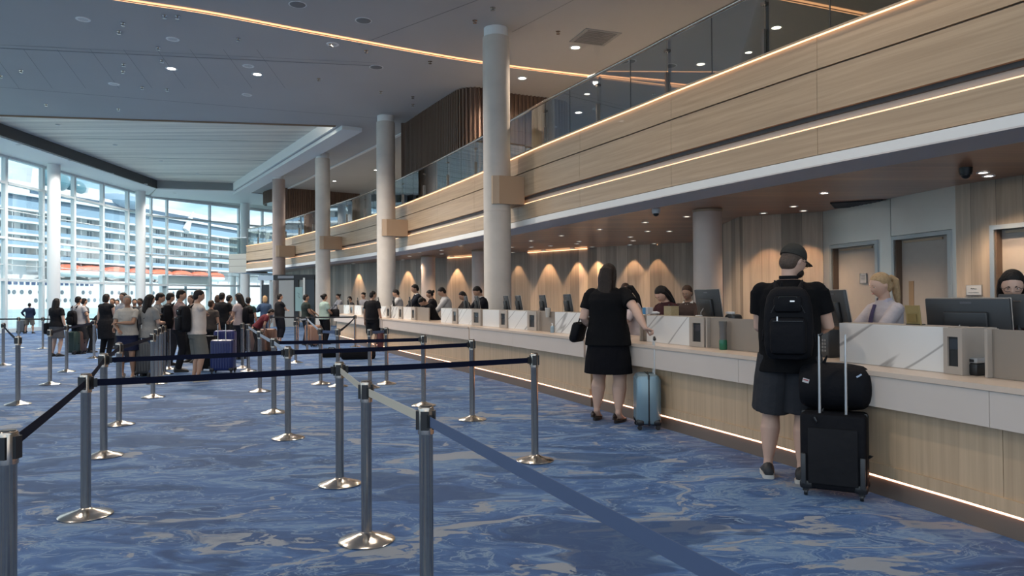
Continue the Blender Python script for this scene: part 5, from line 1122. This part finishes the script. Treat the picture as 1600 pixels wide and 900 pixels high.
for s_ in (-1, 1): mb.limb([Hd(s_*.031+.024*math.cos(a_), .113, 1.632+.018*math.sin(a_)) for a_ in [2*PI*j/14 for j in range(15)]], .0015, n=6, cap=False); mb.limb([Hd(s_*.054, .110, 1.636), Hd(s_*.079, .08, 1.636), Hd(s_*.080, 0, 1.636)], .0015, n=6)
mb.obj('glasses', BLACKP, root)
A3 = agent(1049, 444, 1.25, 238, 'dark-haired agent in maroon bending her head over the desk', (.045, .018, .020), ('long', 'black', 1.28), (0, 30), 'light', True, face=True, lean=.20, vox=.009)
agent(998, 445, 1.25, 262, 'agent with black ponytail and pale pink blouse beside the woman in black', (.50, .42, .42), ('pony', 'black', 1.32), (0, 30), 'light', True, sleeve=.9, lean=.25)
A5 = agent(1078, 446, 1.9, 215, 'man in brown jacket standing behind the middle monitor', (.06, .04, .035), ('short', 'brown'), (0, 10), 'tan', collar=True, face=True)
agent(755, 446, 1.15, 245, 'man in dark suit looking down left of the nearest column', (.014, .015, .02), ('short', 'black'), (0, 28), 'mid', collar=True, w=1.05)
agent(730, 455, 1.5, 250, 'dark-haired agent half hidden behind a monitor left of the nearest column', (.03, .025, .025), ('bob', 'black'), (0, 20), 'mid', True)
agent(700, 448, 1.2, 262, 'man in white shirt looking down at a desk', (.45, .44, .44), ('short', 'black'), (0, 24), 'mid', w=1.06, lean=.15)
agent(678, 453, 1.5, 262, 'agent in black standing behind the dark leaning figure', (.02, .018, .02), ('bun', 'black'), (0, 15), 'mid', True)
agent(681, 459, .75, 245, 'person in black leaning low over the counter gap', (.012, .012, .014), ('short', 'black'), (0, 35), 'mid', lean=.5, w=1.1)
agent(655, 444, 1.15, 255, 'tall man in dark suit and white shirt standing behind small screens', (.015, .017, .025), ('short', 'black'), (0, 10), 'mid', collar=True)
agent(625, 452, 1.15, 265, 'man in pale shirt right of the second hall column', (.42, .42, .42), ('short', 'black'), (0, 18), 'mid')
agent(570, 457, 1.05, 200, 'agent in patterned blouse left of the second hall column', (.22, .22, .24), ('bun', 'black'), (0, 10), 'mid', True, vox=.014)
agent(531, 459, .95, 230, 'agent in grey blouse at the furthest desk', (.25, .25, .27), ('bun', 'black'), (0, 10), 'mid', True, vox=.014)
agent(550, 463, 1.0, 230, 'small distant agent in black between two far screens', (.03, .03, .035), ('short', 'black'), (0, 10), 'mid', vox=.014)
agent(976, 443, 2.3, 180, 'person whose head shows just right of the shoulder of the woman in black', (.04, .035, .03), ('short', 'brown'), (0, 0), 'mid', vox=.012)

# ---- queue
QN = 'people waiting in the queue'
def q_(px, fy, ty, yaw, label, top, bottom, **kw):
    p = atz(px, fy); z = aty(px, ty, p.y).z; h = min(max(z, 1.35), 1.90); kw.setdefault('vox', .011 if p.y < 17 else .015)
    return person((p.x, p.y), yaw, h, label, top, bottom, group=QN, **kw)
WHT, LGR, BLK = (.50, .48, .46), (.26, .255, .25), (.012, .012, .014)
sc_ = atz(349, 583); gp = Vector((sc_.x-.02, sc_.y-.12, 1.0))
Q1 = q_(308, 596, 452.5, 46, 'man in white tee and grey-green shorts with black backpack holding a blue suitcase handle', (.52, .46, .42), (.13, .13, .12), skin='mid', hair=('short', 'black'), head=(8, 12), arms=('down', ('w', (sc_.x-.06, sc_.y-.11, .985), .9, (-.2, -1, -.5))), legs='shorts', leglen=.50, sleeve=.62, loose=1.4, shoe=(.4, .38, .34), sole=(.45, .42, .36), w=1.05)
backpack(Q1, 'black backpack of the man in white tee', (.31, .19, .50), z=1.20, detail=True)
suitcase('big royal blue suitcase right of the man in white tee', sc_, .06, .44, .28, .66, M('royal_blue_shell', (.012, .022, .11), .35), hz=.97, gap=.15)
p_ = atz(352, 566); suitcase('second royal blue suitcase half hidden behind the first', (p_.x, p_.y), .06, .46, .28, .74, M('deep_blue_shell', (.012, .018, .12), .35))
p_ = atz(323, 580); suitcase('black rounded suitcase standing between the white-tee man and the blue suitcase', (p_.x, p_.y), -.1, .36, .26, .72, BACKM, ribs=False, soft=True)
Q2 = q_(199, 590, 461.5, 168, 'woman facing the viewer in beige tee and navy shorts with folded arms', (.36, .34, .31), (.012, .016, .04), skin='tan', hair=('short', 'grey'), arms=('crossed', 'waist'), fem=True, w=1.12, legs='skirt', leglen=.58, sleeve=.6, face=True, loose=1.1, sandals=True, shoe=(.25, .22, .2), sole=(.3, .27, .25))
backpack(Q2, 'black backpack whose straps cross the beige tee', (.28, .15, .42), z=1.18)
Q3 = q_(232, 588, 459.5, 20, 'woman with long black hair in grey tee and blue jeans seen from behind', (.22, .22, .215), (.05, .07, .12), skin='light', hair=('long', 'black', 1.22), fem=True, w=1.12, arms=('phone', 'phone'), head=(15, 12), sleeve=.7, hem=.82)
p_ = atz(229, 588); suitcase('charcoal suitcase beside the long-haired woman in grey tee', (p_.x, p_.y+.0), .25, .42, .26, .68, M('charcoal_shell', (.035, .036, .04), .4), hz=1.0, gap=.14)
q_(247, 578, 457, 65, 'man in grey tee looking at a phone behind the long-haired woman', (.20, .205, .21), (.03, .03, .04), hair=('short', 'black'), arms=('phone', 'phone'), head=(0, 18))
q_(193, 566, 457, 200, 'man whose dark hair shows above the woman in beige tee', (.30, .30, .32), (.03, .03, .035), hair=('short', 'black'), arms=('down', 'down'))
Q6 = q_(122, 553, 463, 14, 'man in light grey tee with black sling bag, seen from behind', (.34, .34, .36), (.015, .017, .022), hair=('short', 'black'), arms=('waist', 'strap'), w=1.1, legs='shorts', leglen=.45, loose=1.3)
backpack(Q6, 'black sling bag across the light grey tee', (.30, .16, .44), z=1.10)
p_ = atz(115, 554); suitcase('small dark green suitcase at the feet of the man with a sling bag', (p_.x, p_.y), 0, .26, .3, .62, M('dark_green_shell', (.012, .03, .028), .4))
p_ = atz(125.5, 553); suitcase('small brown suitcase next to the dark green one', (p_.x, p_.y), 0, .22, .3, .62, M('brown_shell', (.06, .035, .03), .4))
Q7 = q_(88, 557, 466, 8, 'woman with long black hair in black tee and grey skirt, seen from behind', BLK, (.07, .072, .08), skin='light', hair=('long', 'black', 1.20), fem=True, w=1.15, arms=('waist', 'down'), legs='skirt', leglen=.55, sleeve=.65)
t = thing('shoulder_bag', 'black shoulder bag at the left hip of the woman in grey skirt', 'bag', tuple(Q7[0].location), Q7[0].rotation_euler.z); t.scale = Q7[0].scale
mb = MB(); mb.rbox((-.27, .0, .84), (.16, .26, .34), .05); mb.obj('bag_body', BACKM, t); mb = MB(); mb.limb([(-.25, -.08, .98), (-.21, -.05, 1.3), (-.17, .0, 1.475), (-.21, .07, 1.3), (-.25, .09, .98)], (.012, .005), n=8); mb.obj('strap', BACKM, t)
q_(166, 556, 459, 12, 'tall person in a long sleeveless black dress over black trousers', BLK, BLK, skin='light', hair=('bob', 'dark'), fem=True, w=1.2, arms=('down', 'phone'), dress=.48, legs='pants', sleeve=.12)
q_(143, 551, 482, 80, 'person in black bending down beside the long black dress', BLK, (.02, .02, .022), hair=('short', 'black'), arms=('waist', 'waist'), lean=.7)
q_(46, 521, 474, 350, 'person in dark blue jacket and khaki shorts leaning at the far left rail', (.02, .03, .06), (.14, .13, .11), hair=('short', 'black'), arms=('hip', 'waist'), legs='shorts', leglen=.5, sleeve=1.8, feet=((-.2, 0), (.18, .0)), w=1.2)
p_ = atz(34, 521); suitcase('small grey suitcase beside the leaning person at the far left', (p_.x, p_.y), 0, .35, .25, .6, M('grey_shell', (.10, .11, .12), .5))
q_(131, 547, 466, 30, 'head of a person just left of the man with a sling bag', (.10, .10, .11), (.03, .03, .03), hair=('short', 'black'))
q_(176, 545, 466, 190, 'brown-haired head behind the shoulder of the long black dress', (.12, .10, .08), (.03, .03, .03), hair=('short', 'brown'), skin='tan')
q_(183, 541, 468, 170, 'distant person in patterned shirt left of the woman in beige tee', (.28, .28, .28), (.03, .03, .03), hair=('short', 'black'))
q_(210, 547, 467, 150, 'dark head low between the beige and the grey tee', (.03, .03, .03), (.03, .03, .03), hair=('short', 'black'), skin='tan')
q_(219, 549, 466, 200, 'dark head left of the long-haired woman in grey tee', (.04, .04, .045), (.03, .03, .03), hair=('short', 'black'), skin='dark')
Q11 = q_(264, 571, 457, 35, 'slim man in black tee behind the close row of posts', (.03, .03, .035), (.02, .022, .03), hair=('short', 'black'), arms=('phone', 'phone'), head=(0, 15))
Q12 = q_(281, 581, 452.5, 62, 'man in dusty pink tee and black trousers with a black backpack', (.26, .19, .19), (.012, .013, .017), hair=('short', 'black'), arms=('waist', 'waist'), head=(8, 10))
backpack(Q12, 'black backpack of the man in dusty pink tee', (.32, .19, .52), z=1.18)
q_(299, 566, 461, 200, 'brown-haired person behind the black backpack and white tee', (.06, .05, .045), (.03, .03, .03), hair=('bob', 'brown'), fem=True)
q_(330, 563, 469, 20, 'person in grey-brown top just behind the white tee man', (.07, .06, .055), (.02, .02, .022), hair=('short', 'brown'), w=1.1)
q_(347, 555, 457, 6, 'broad man in black tee seen from behind above the blue suitcases', BLK, (.015, .016, .02), hair=('short', 'black'), w=1.15, arms=('waist', 'phone'), sleeve=.65)
q_(340, 547, 461, 350, 'fair-haired head left of the broad man in black tee', (.10, .09, .085), (.03, .03, .03), hair=('bob', 'brown'), fem=True)
q_(358, 548, 461, 40, 'man in grey-green shirt right behind the broad man in black tee', (.09, .10, .095), (.03, .03, .03), hair=('short', 'black'), skin='tan')
Q17 = q_(375, 561, 457.5, 285, 'long-haired woman in pale pink tee facing left with a dark backpack', (.46, .38, .37), (.018, .02, .03), skin='mid', hair=('long', 'black', 1.12), fem=True, arms=('waist', 'waist'), head=(0, 14), w=1.05)
backpack(Q17, 'dark backpack of the long-haired woman in pale pink tee', (.30, .18, .46), z=1.16)
q_(388, 549, 464, 5, 'person in dark green top behind the long-haired woman', (.018, .035, .032), (.02, .02, .022), hair=('short', 'black'))
q_(400, 556, 487, 60, 'person in maroon top bending right of the long-haired woman', (.09, .018, .025), (.03, .025, .025), hair=('short', 'black'), lean=.75, arms=('down', 'waist'))
q_(414, 537, 462, 335, 'distant person in blue jacket and pale head scarf', (.035, .06, .11), (.04, .055, .09), hair=('bob', 'blond'), fem=True, arms=('strap', 'down'), sleeve=1.8)
q_(437, 536, 459, 50, 'man in black tee with crossed arms in the middle distance', BLK, (.010, .011, .016), skin='mid', hair=('short', 'black'), arms=('crossed', 'crossed'), w=1.1, leglen=.2, legs='pants', loose=1.8, shoe=(.3, .2, .15))
Q21 = q_(478, 539, 460, 62, 'person in dark green tee reaching forward, with a pony bun', (.022, .030, .028), (.014, .015, .02), skin='tan', hair=('short', 'black'), arms=('desk', 'waist'), w=1.12)
for px, fy, w_, lab in ((486, 541, .34, 'brown cardboard-coloured suitcase left of the dark green tee'), (494, 542, .30, 'brown suitcase in front of the mint shirt'), (405, 553, .40, 'rust brown suitcase below the maroon top'), (419, 552, .42, 'tan brown suitcase right of the rust brown one')):
    p_ = atz(px, fy); suitcase(lab, (p_.x, p_.y), 0, w_, .26, .66, M('tan_shell%d' % px, (.22, .12, .08) if px > 480 else (.13, .07, .05), .5), ribs=px > 480)
q_(507, 538, 459, 48, 'woman in mint top and black trousers with hair in a bun', (.27, .36, .33), (.010, .011, .014), skin='mid', hair=('bun', 'black'), fem=True, w=1.22, arms=('down', 'waist'), hem=.86, loose=1.1, sleeve=.7)
t_ = atz(517, 538); t = thing('handbag', 'black handbag in front of the mint top', 'handbag', (t_.x+.1, t_.y+.1, .0)); mb = MB(); mb.rbox((0, 0, .98), (.30, .14, .28), .05); mb.obj('bag_body', BACKM, t); mb = MB(); mb.limb([(-.1, 0, 1.1), (-.06, 0, 1.25), (.06, 0, 1.25), (.1, 0, 1.1)], .01, n=8); mb.obj('strap', BACKM, t)
Q23 = q_(582, 549, 454.5, 22, 'man in black tee and black shorts standing at the far half of the counter', BLK, BLK, skin='mid', hair=('short', 'black'), head=(25, 5), arms=('down', 'down'), legs='shorts', leglen=.52, loose=1.4, w=1.06, sleeve=.62)
p_ = atz(597, 549); suitcase('narrow maroon suitcase beside the man in black tee and shorts', (p_.x, p_.y), .4, .26, .18, .56, M('maroon_shell', (.10, .025, .025), .5), ribs=False, hz=.75, gap=.09)
for px, fy, w_, lab in ((560, 561, .62, 'long flat black bag lying on the carpet behind the belts'), (519, 558, .4, 'small flat black bag lying left of the long one')):
    p_ = atz(px, fy); t = thing('travel_bag', lab, 'bag', (p_.x, p_.y, 0), .15); mb = MB(); mb.rbox((0, 0, .11), (w_*1.3, .36, .21), .06); mb.obj('bag_body', BACKM, t); mb = MB(); mb.limb([(-.1, -.14, .18), (-.06, -.18, .25), (.06, -.18, .25), (.1, -.14, .18)], .01, n=8); mb.obj('carry_handle', BACKM, t)

# ================================================================== THINGS ON THE COUNTER
def monitor(px, off, lab, ztop, w=.54, h=.33, dyaw=0., thick=.03, paper=False, tilt=.16):
    q = COUNTER.hit(px, off, 1.3); p = COUNTER.off(q, off); a = COUNTER.ang(q)-PI/2  # local +y along the counter -> rotate
    rz = COUNTER.ang(q)+PI+dyaw  # local x along the counter, local +y towards the hall side
    t = thing('computer_monitor', lab, 'monitor', (p[0], p[1], .912), rz); zt = ztop-.912
    R = Matrix.Rotation(tilt, 3, 'X')
    # local -y faces the hall: the back of the screen
    c = Vector((0, 0, zt-h/2))
    mb = MB(); mb.rbox(c, (w, thick, h), .008, R=R, seg=2); sh = mb.obj('back_shell', DGREY, t); mb = MB(); mb.rbox(c+R@Vector((0, thick/2+.002, 0)), (w+.004, .006, h+.004), .003, R=R); mb.obj('screen_bezel', M('bezel_silver', (.42, .38, .34), .4), t)
    mb = MB(); mb.rbox(c+R@Vector((.0, -thick/2-.018, -h*.10)), (w*.52, .04, h*.58), .012, R=R); mb.obj('rear_bulge', M('rear_dark', (.02, .021, .023), .4), sh)
    mb = MB(); mb.box(c+R@Vector((0, -thick/2-.001, h*.40)), (.075, .003, .014), R=R); mb.obj('maker_mark', M('mark_grey', (.10, .10, .11), .3), sh)
    mb = MB(); mb.limb([(0, -.055, 0.01), (0, -.06, zt*.45), c+R@Vector((0, -.03, -.03))], (.035, .012), n=10, ref=(1, 0, 0)); mb.obj('stand', BLACKP, t)
    mb = MB(); mb.rbox((0, -.03, .008), (.26, .19, .016), .03); mb.obj('foot', BLACKP, t)
    mb = MB(); mb.limb([c+R@Vector((-.03, -.045, -.03)), c+R@Vector((-.06, -.075, -.08)), (-.05, -.07, .06), (-.02, -.05, .02)], .005, n=6); mb.obj('cable', M('cable_grey', (.3, .3, .3), .5), t)
    if paper: mb = MB(); mb.rbox((-.02, -.11, zt-h*.93), (.085, .05, .05), .008); tag(mb.obj('scanner_head', M('scanner_white', (.5, .5, .5), .4), t), 'pale grey scanner head')
    return t
def pose(t, ys): t.rotation_euler.z += ys; return t
monitor(1512, .60, 'large black monitor in front of the agent with glasses, seen from behind', 1.425, .56, .30, dyaw=.32, paper=True)
monitor(1308, .60, 'black monitor at the shoulder of the man in a cap, seen from behind', 1.50, .56, .33, dyaw=-.45)
monitor(1107, .60, 'black monitor in the middle of the counter with a white slip at its foot', 1.53, .50, .34, dyaw=-.10, paper=True)
monitor(888, .62, 'black monitor above the marble screen left of the woman in black', 1.50, .46, .32, dyaw=-.25)
for px, lab in ((849, 'black monitor third left of the woman in black'), (811, 'black monitor second right of the nearest column'), (792, 'black monitor just right of the nearest column'), (746, 'black monitor just left of the nearest column'), (729, 'black monitor before the half hidden agent'), (661, 'black monitor before the tall man in dark suit'), (641, 'narrow black monitor left of the tall man in dark suit'), (616, 'black monitor left of the man in pale shirt'), (592, 'black monitor behind the second hall column base'), (545, 'small distant black monitor at the far end'), (560, 'small distant black monitor beside the far agent')):
    monitor(px, .62, lab, 1.49, .44, .31, dyaw=-.25)
# screen in front of the agent with glasses
p, a, q = oncv(1592, .78, 1.3); t = thing('desk_display', 'small dark display with a silver mark in front of the agent with glasses', 'display', (p[0], p[1], .912), a+PI+.2)
mb = MB(); mb.rbox((0, 0, .42), (.26, .03, .24), .008, seg=2); mb.obj('back_shell', DGREY, t); mb = MB(); mb.box((0, -.017, .49), (.05, .003, .006)); mb.obj('silver_mark', CHROME, t); mb = MB(); mb.limb([(0, 0, 0), (0, 0, .32)], .018); mb.obj('stand', BLACKP, t)
def onledge(px, off, z=.95): p, a, q = oncv(px, off, z); return p, a+PI
def printer(px, off, lab, rz=0.):
    p, a = onledge(px, off); t = thing('label_printer', lab, 'printer', (p[0], p[1], .911), a+rz)
    mb = MB(); mb.rbox((0, 0, .04), (.13, .16, .08), .012); mb.obj('body', BLACKP, t); mb = MB(); mb.rbox((0, 0, .098), (.125, .15, .034), .01); mb.obj('lid', M('printer_grey', (.34, .34, .34), .5), t); mb = MB(); mb.box((0, -.077, .098), (.08, .004, .018)); mb.obj('paper_slot', BLACKM, t); return t
printer(1527, .33, 'small black and grey label printer in the gap right of the largest marble screen')
p, a = onledge(1526, .52); t = thing('cardboard_box', 'small brown cardboard box in the gap behind the label printer', 'box', (p[0], p[1], .912), a); mb = MB(); mb.rbox((0, 0, .13), (.16, .12, .10), .004); mb.obj('carton', M('cardboard', (.34, .22, .14), .8), t, smooth=False); mb = MB(); mb.box((0, 0, .04), (.15, .11, .08)); mb.obj('tray', BLACKP, t)
p, a = onledge(1427, .33, 1.3); t = thing('notice_stand', 'small yellow notice stand on the largest marble screen', 'sign', (p[0], p[1], 1.229), a); R = Matrix.Rotation(.12, 3, 'X'); mb = MB(); mb.box((0, 0, .072), (.125, .012, .145), R=R); mb.obj('card', M('mustard_card', (.30, .22, .09), .5), t, smooth=False)
mb = MB(); mb.box((0, -.012, .05), (.08, .003, .06), R=R); mb.box((0, -.004, .105), (.03, .004, .018), R=R); mb.obj('printed_block', M('card_print', (.22, .15, .05), .6), t, smooth=False); mb = MB(); mb.box((0, .02, .003), (.12, .06, .006)); mb.obj('foot', BLACKP, t)
p, a = onledge(1130, .17); t = thing('green_bottle', 'clear vase-like bottle with a green base in front of the taupe divider', 'bottle', (p[0], p[1], .911), a)
mb = MB(); mb.lathe([(.036, 0), (.040, .01), (.040, .085), (.037, .10)], n=20); mb.obj('green_base', M('green_glass', (.01, .12, .06), .2), t); mb = MB(); mb.lathe([(.036, .10), (.036, .22), (.042, .285), (.040, .285), (.034, .22), (.034, .105)], n=20, cap=False); mb.obj('clear_neck', M('smoky_plastic', (.13, .12, .11), .15), t)
p, a = onledge(1184, .45); t = thing('card_terminal', 'dark payment terminal on the ledge left of the man in a cap', 'terminal', (p[0], p[1], .911), a); mb = MB(); mb.rbox((0, 0, .07), (.10, .15, .14), .015); mb.obj('body', DGREY, t); mb = MB(); mb.box((0, -.077, .10), (.07, .004, .05)); mb.obj('display', BLACKP, t)
p, a = onledge(1296, .45); t = thing('desk_terminal', 'dark keypad unit on the ledge behind the raised suitcase handle', 'terminal', (p[0], p[1], .911), a); mb = MB(); mb.rbox((0, 0, .12), (.14, .14, .24), .012); mb.obj('body', DGREY, t); mb = MB(); [mb.box((-.03+.03*i, -.072, .06+.03*j), (.02, .004, .018)) for i in range(3) for j in range(4)]; mb.obj('keys', M('key_grey', (.2, .2, .2), .5), t)
p, a = onledge(1049, .36, 1.3); t = thing('wire_basket', 'gold mesh basket on the marble screen before the bending agent', 'basket', (p[0], p[1], 1.229), a)
mb = MB()
for sx_, sy, w_, d_ in ((0, -.05, .15, .006), (0, .05, .15, .006), (-.075, 0, .006, .1), (.075, 0, .006, .1)): mb.box((sx_, sy, .055), (w_, d_, .11))
mb.box((0, 0, .003), (.15, .1, .006)); mb.obj('basket_body', M('gold_mesh', (.38, .30, .17), .45, .3, noise=.4, nscale=120), t, smooth=False); mb = MB(); mb.limb([(-.03, 0, .04), (-.05, 0, .13)], .006); mb.limb([(.02, 0, .04), (.03, .01, .125)], .006); mb.obj('pens', BLACKP, t)
p, a = onledge(1012, .40, 1.3); t = thing('tissue_box', 'blue and white tissue box beside the woman in black', 'box', (p[0], p[1], 1.229), a+.3); mb = MB(); mb.rbox((0, 0, .045), (.09, .10, .09), .005); mb.obj('carton', M('tissue_white', (.5, .5, .52), .6), t, smooth=False); mb = MB(); mb.box((-.015, -.052, .045), (.05, .003, .085)); mb.obj('blue_label', M('label_blue', (.04, .22, .45), .5), t)
p, a = onledge(1024, .42, 1.3); t = thing('crumpled_cloth', 'crumpled pale cloth next to the tissue box', 'cloth', (p[0], p[1], 1.229), a); mb = MB(); mb.ell((0, 0, .02), (.07, .04, .022), n=16, m_=8, fn=lambda d, p: p*(1+.18*math.sin(9*d.x+4*d.y)+.1*math.sin(17*d.z))); mb.obj('cloth', M('pale_cloth', (.45, .47, .5), .9), t)
p, a = onledge(1146, .7, 1.2); t = thing('desk_phone', 'black desk phone with lit buttons right of the middle monitor', 'phone', (p[0], p[1], 1.10), a); mb = MB(); mb.rbox((0, 0, .08), (.16, .14, .14), .03); mb.obj('body', BLACKP, t); mb = MB(); mb.rbox((-.03, -.02, .165), (.12, .05, .03), .01); mb.obj('handset', WHITEP, t)
mb = MB(); mb.box((0, 0, -.09), (.2, .16, .19)); mb.obj('riser', BEIGED, t)
p, a = onledge(856, .20); t = thing('plastic_cup', 'clear plastic cup hanging on the taupe divider', 'cup', (p[0], p[1], 1.14), a); mb = MB(); mb.lathe([(.034, 0), (.045, .14), (.043, .14), (.032, .005)], n=20, cap=False); mb.obj('cup_wall', M('cup_plastic', (.42, .40, .36), .2), t); mb = MB(); mb.lathe([(.046, .138), (.046, .146)], n=20); mb.obj('rim', WHITEP, t)
p, a = onledge(863, .16); t = thing('sanitizer_bottle', 'small blue and clear pump bottle on the ledge left of the marble screen', 'bottle', (p[0], p[1], .911), a); mb = MB(); mb.lathe([(.028, 0), (.03, .01), (.03, .09), (.012, .11)], n=18); mb.obj('body', M('bottle_blue', (.25, .35, .42), .2), t); mb = MB(); mb.lathe([(.010, .11), (.010, .14)], n=12); mb.box((-.012, 0, .142), (.04, .01, .008)); mb.obj('pump', WHITEP, t)
# papers and signs on the doors and wall
q = WM.hit(1342, -.0, 1.7); p = WM.off(q, .10); t = thing('door_notice', 'small white notice plate on the left steel door', 'sign', (p[0], p[1], 1.78), WM.ang(q)+PI); mb = MB(); mb.rbox((0, -.0, 0), (.20, .012, .20), .02, R=Matrix.Identity(3)); mb.obj('plate', M('plate_white', (.45, .44, .43), .5), t, smooth=False); mb = MB(); [mb.box((0, -.008, .035-.02*k), (.11, .003, .007)) for k in range(4)]; mb.box((0, -.008, .06), (.12, .003, .01)); mb.obj('printed_lines', M('print_grey', (.15, .15, .16), .6), t)
q = w0.hit(1521, -.03, 1.5); p = w0.off(q, -.015); t = thing('wall_card', 'small white framed card on the boards above the large monitor', 'sign', (p[0], p[1], 1.52), w0.ang(q)+PI); mb = MB(); mb.box((0, 0, 0), (.27, .015, .17)); mb.obj('frame', M('card_frame', (.3, .28, .26), .5), t, smooth=False); mb = MB(); mb.box((0, -.009, 0), (.25, .004, .15)); f_ = mb.obj('card', M('card_white', (.55, .55, .55), .6), t, smooth=False); mb = MB(); mb.limb([(-.05, -.013, .02), (-.03, -.013, .035), (-.02, -.013, .015), (0, -.013, .03), (.02, -.013, .018), (.05, -.013, .022)], .004, n=5); mb.box((0, -.013, -.04), (.18, .002, .006)); mb.obj('handwriting', BLACKP, f_)

# ================================================================== FAR ENTRANCE PORTAL
t = thing('portal_frame', 'black framed glass entrance with a dark header at the far end of the hall', 'doorway', (0, 0, 0)); YP = 38.5
def pbox(name, x0, x1, y0, y1, mat, Y=YP, d=.2, parent=t):
    a = aty(x0, y1, Y); b = aty(x1, y0, Y); zb = max(a.z, 0.0) if y1 < 500 else 0.0
    mb = MB(); mb.box(((a.x+b.x)/2, Y+d/2, (zb+b.z)/2), (abs(b.x-a.x), d, b.z-zb)); return mb.obj(name, mat, parent, smooth=False)
pbox('header', 427, 491, 429, 437.5, BLACKP, d=.5); pbox('header_screen', 434, 459, 431, 435, M('header_display', (.25, .26, .28), .3), Y=YP-.03, d=.02)
pbox('dark_leaf', 460, 466, 437, 600, BLACKP); pbox('dark_leaf', 476, 491, 437, 600, M('black_glass', (.01, .012, .013), .08)); pbox('pale_panel', 436, 459, 438, 600, M('pale_board', (.40, .40, .38), .5)); pbox('poster', 461.5, 472.5, 448.5, 486, M('poster_aqua', (.35, .52, .50), .5), Y=YP-.05, d=.02); pbox('steel_post', 474, 476.5, 434, 600, STEEL, Y=YP-.06, d=.05)
mb = MB(); c_ = aty(466, 462, YP-.08); mb.limb([c_+Vector((-.05, 0, .15)), c_+Vector((.06, 0, .1)), c_+Vector((-.02, 0, -.02)), c_+Vector((.08, 0, -.12))], .008, n=6); mb.obj('poster_scribble', CHAR, t)
t2 = thing('entrance_booth', 'pale blue booth with a dark screen panel left of the black portal', 'booth', (0, 0, 0))
pbox('fascia_sign', 403, 427, 430.5, 438, M('booth_blue', (.50, .62, .72), .5), d=.4, parent=t2); pbox('frame_post', 406.5, 408.5, 438, 600, MULL, parent=t2); pbox('screen_panel', 410, 420, 444.5, 600, M('screen_dark', (.02, .024, .028), .3), parent=t2); pbox('frame_post', 421, 422.5, 438, 600, MULL, parent=t2); pbox('pane', 423, 426.4, 440, 600, M('booth_pane', (.45, .52, .53), .3), d=.04, parent=t2)

# labels of look-alike fixtures by their place in the photo
ORD = ['leftmost', 'second from the left', 'third from the left', 'fourth from the left', 'fifth from the left', 'sixth from the left', 'seventh from the left', 'eighth from the left', 'ninth from the left', 'tenth from the left', 'eleventh from the left', 'twelfth from the left', 'thirteenth from the left', 'fourteenth from the left', 'fifteenth from the left', 'fifteenth from the right', 'fourteenth from the right', 'thirteenth from the right',
       'twelfth from the right', 'eleventh from the right', 'tenth from the right', 'ninth from the right', 'eighth from the right', 'seventh from the right', 'sixth from the right', 'fifth from the right', 'fourth from the right', 'third from the right', 'second from the right', 'rightmost']
for g_, txt in (('downlights under the mezzanine', 'recessed downlight in the wooden ceiling under the mezzanine'), ('sprinkler heads in the hall ceiling', 'sprinkler head in the grey hall ceiling'), ('wall washing downlights', 'downlight grazing the far boarded back wall'), ('downlights over the left windows', 'downlight in the pale soffit over the left windows'), ('wall washing downlights near the doors', 'downlight by the boarded wall near the steel doors')):
    L_ = sorted([o for o in SC.objects if o.get('group') == g_], key=lambda o: proj(o.location)[0]); n = len(L_)
    for i, o in enumerate(L_): o['label'] = txt+', '+(ORD[i] if i < (n+1)//2 else ORD[len(ORD)-(n-i)])+' of its row'
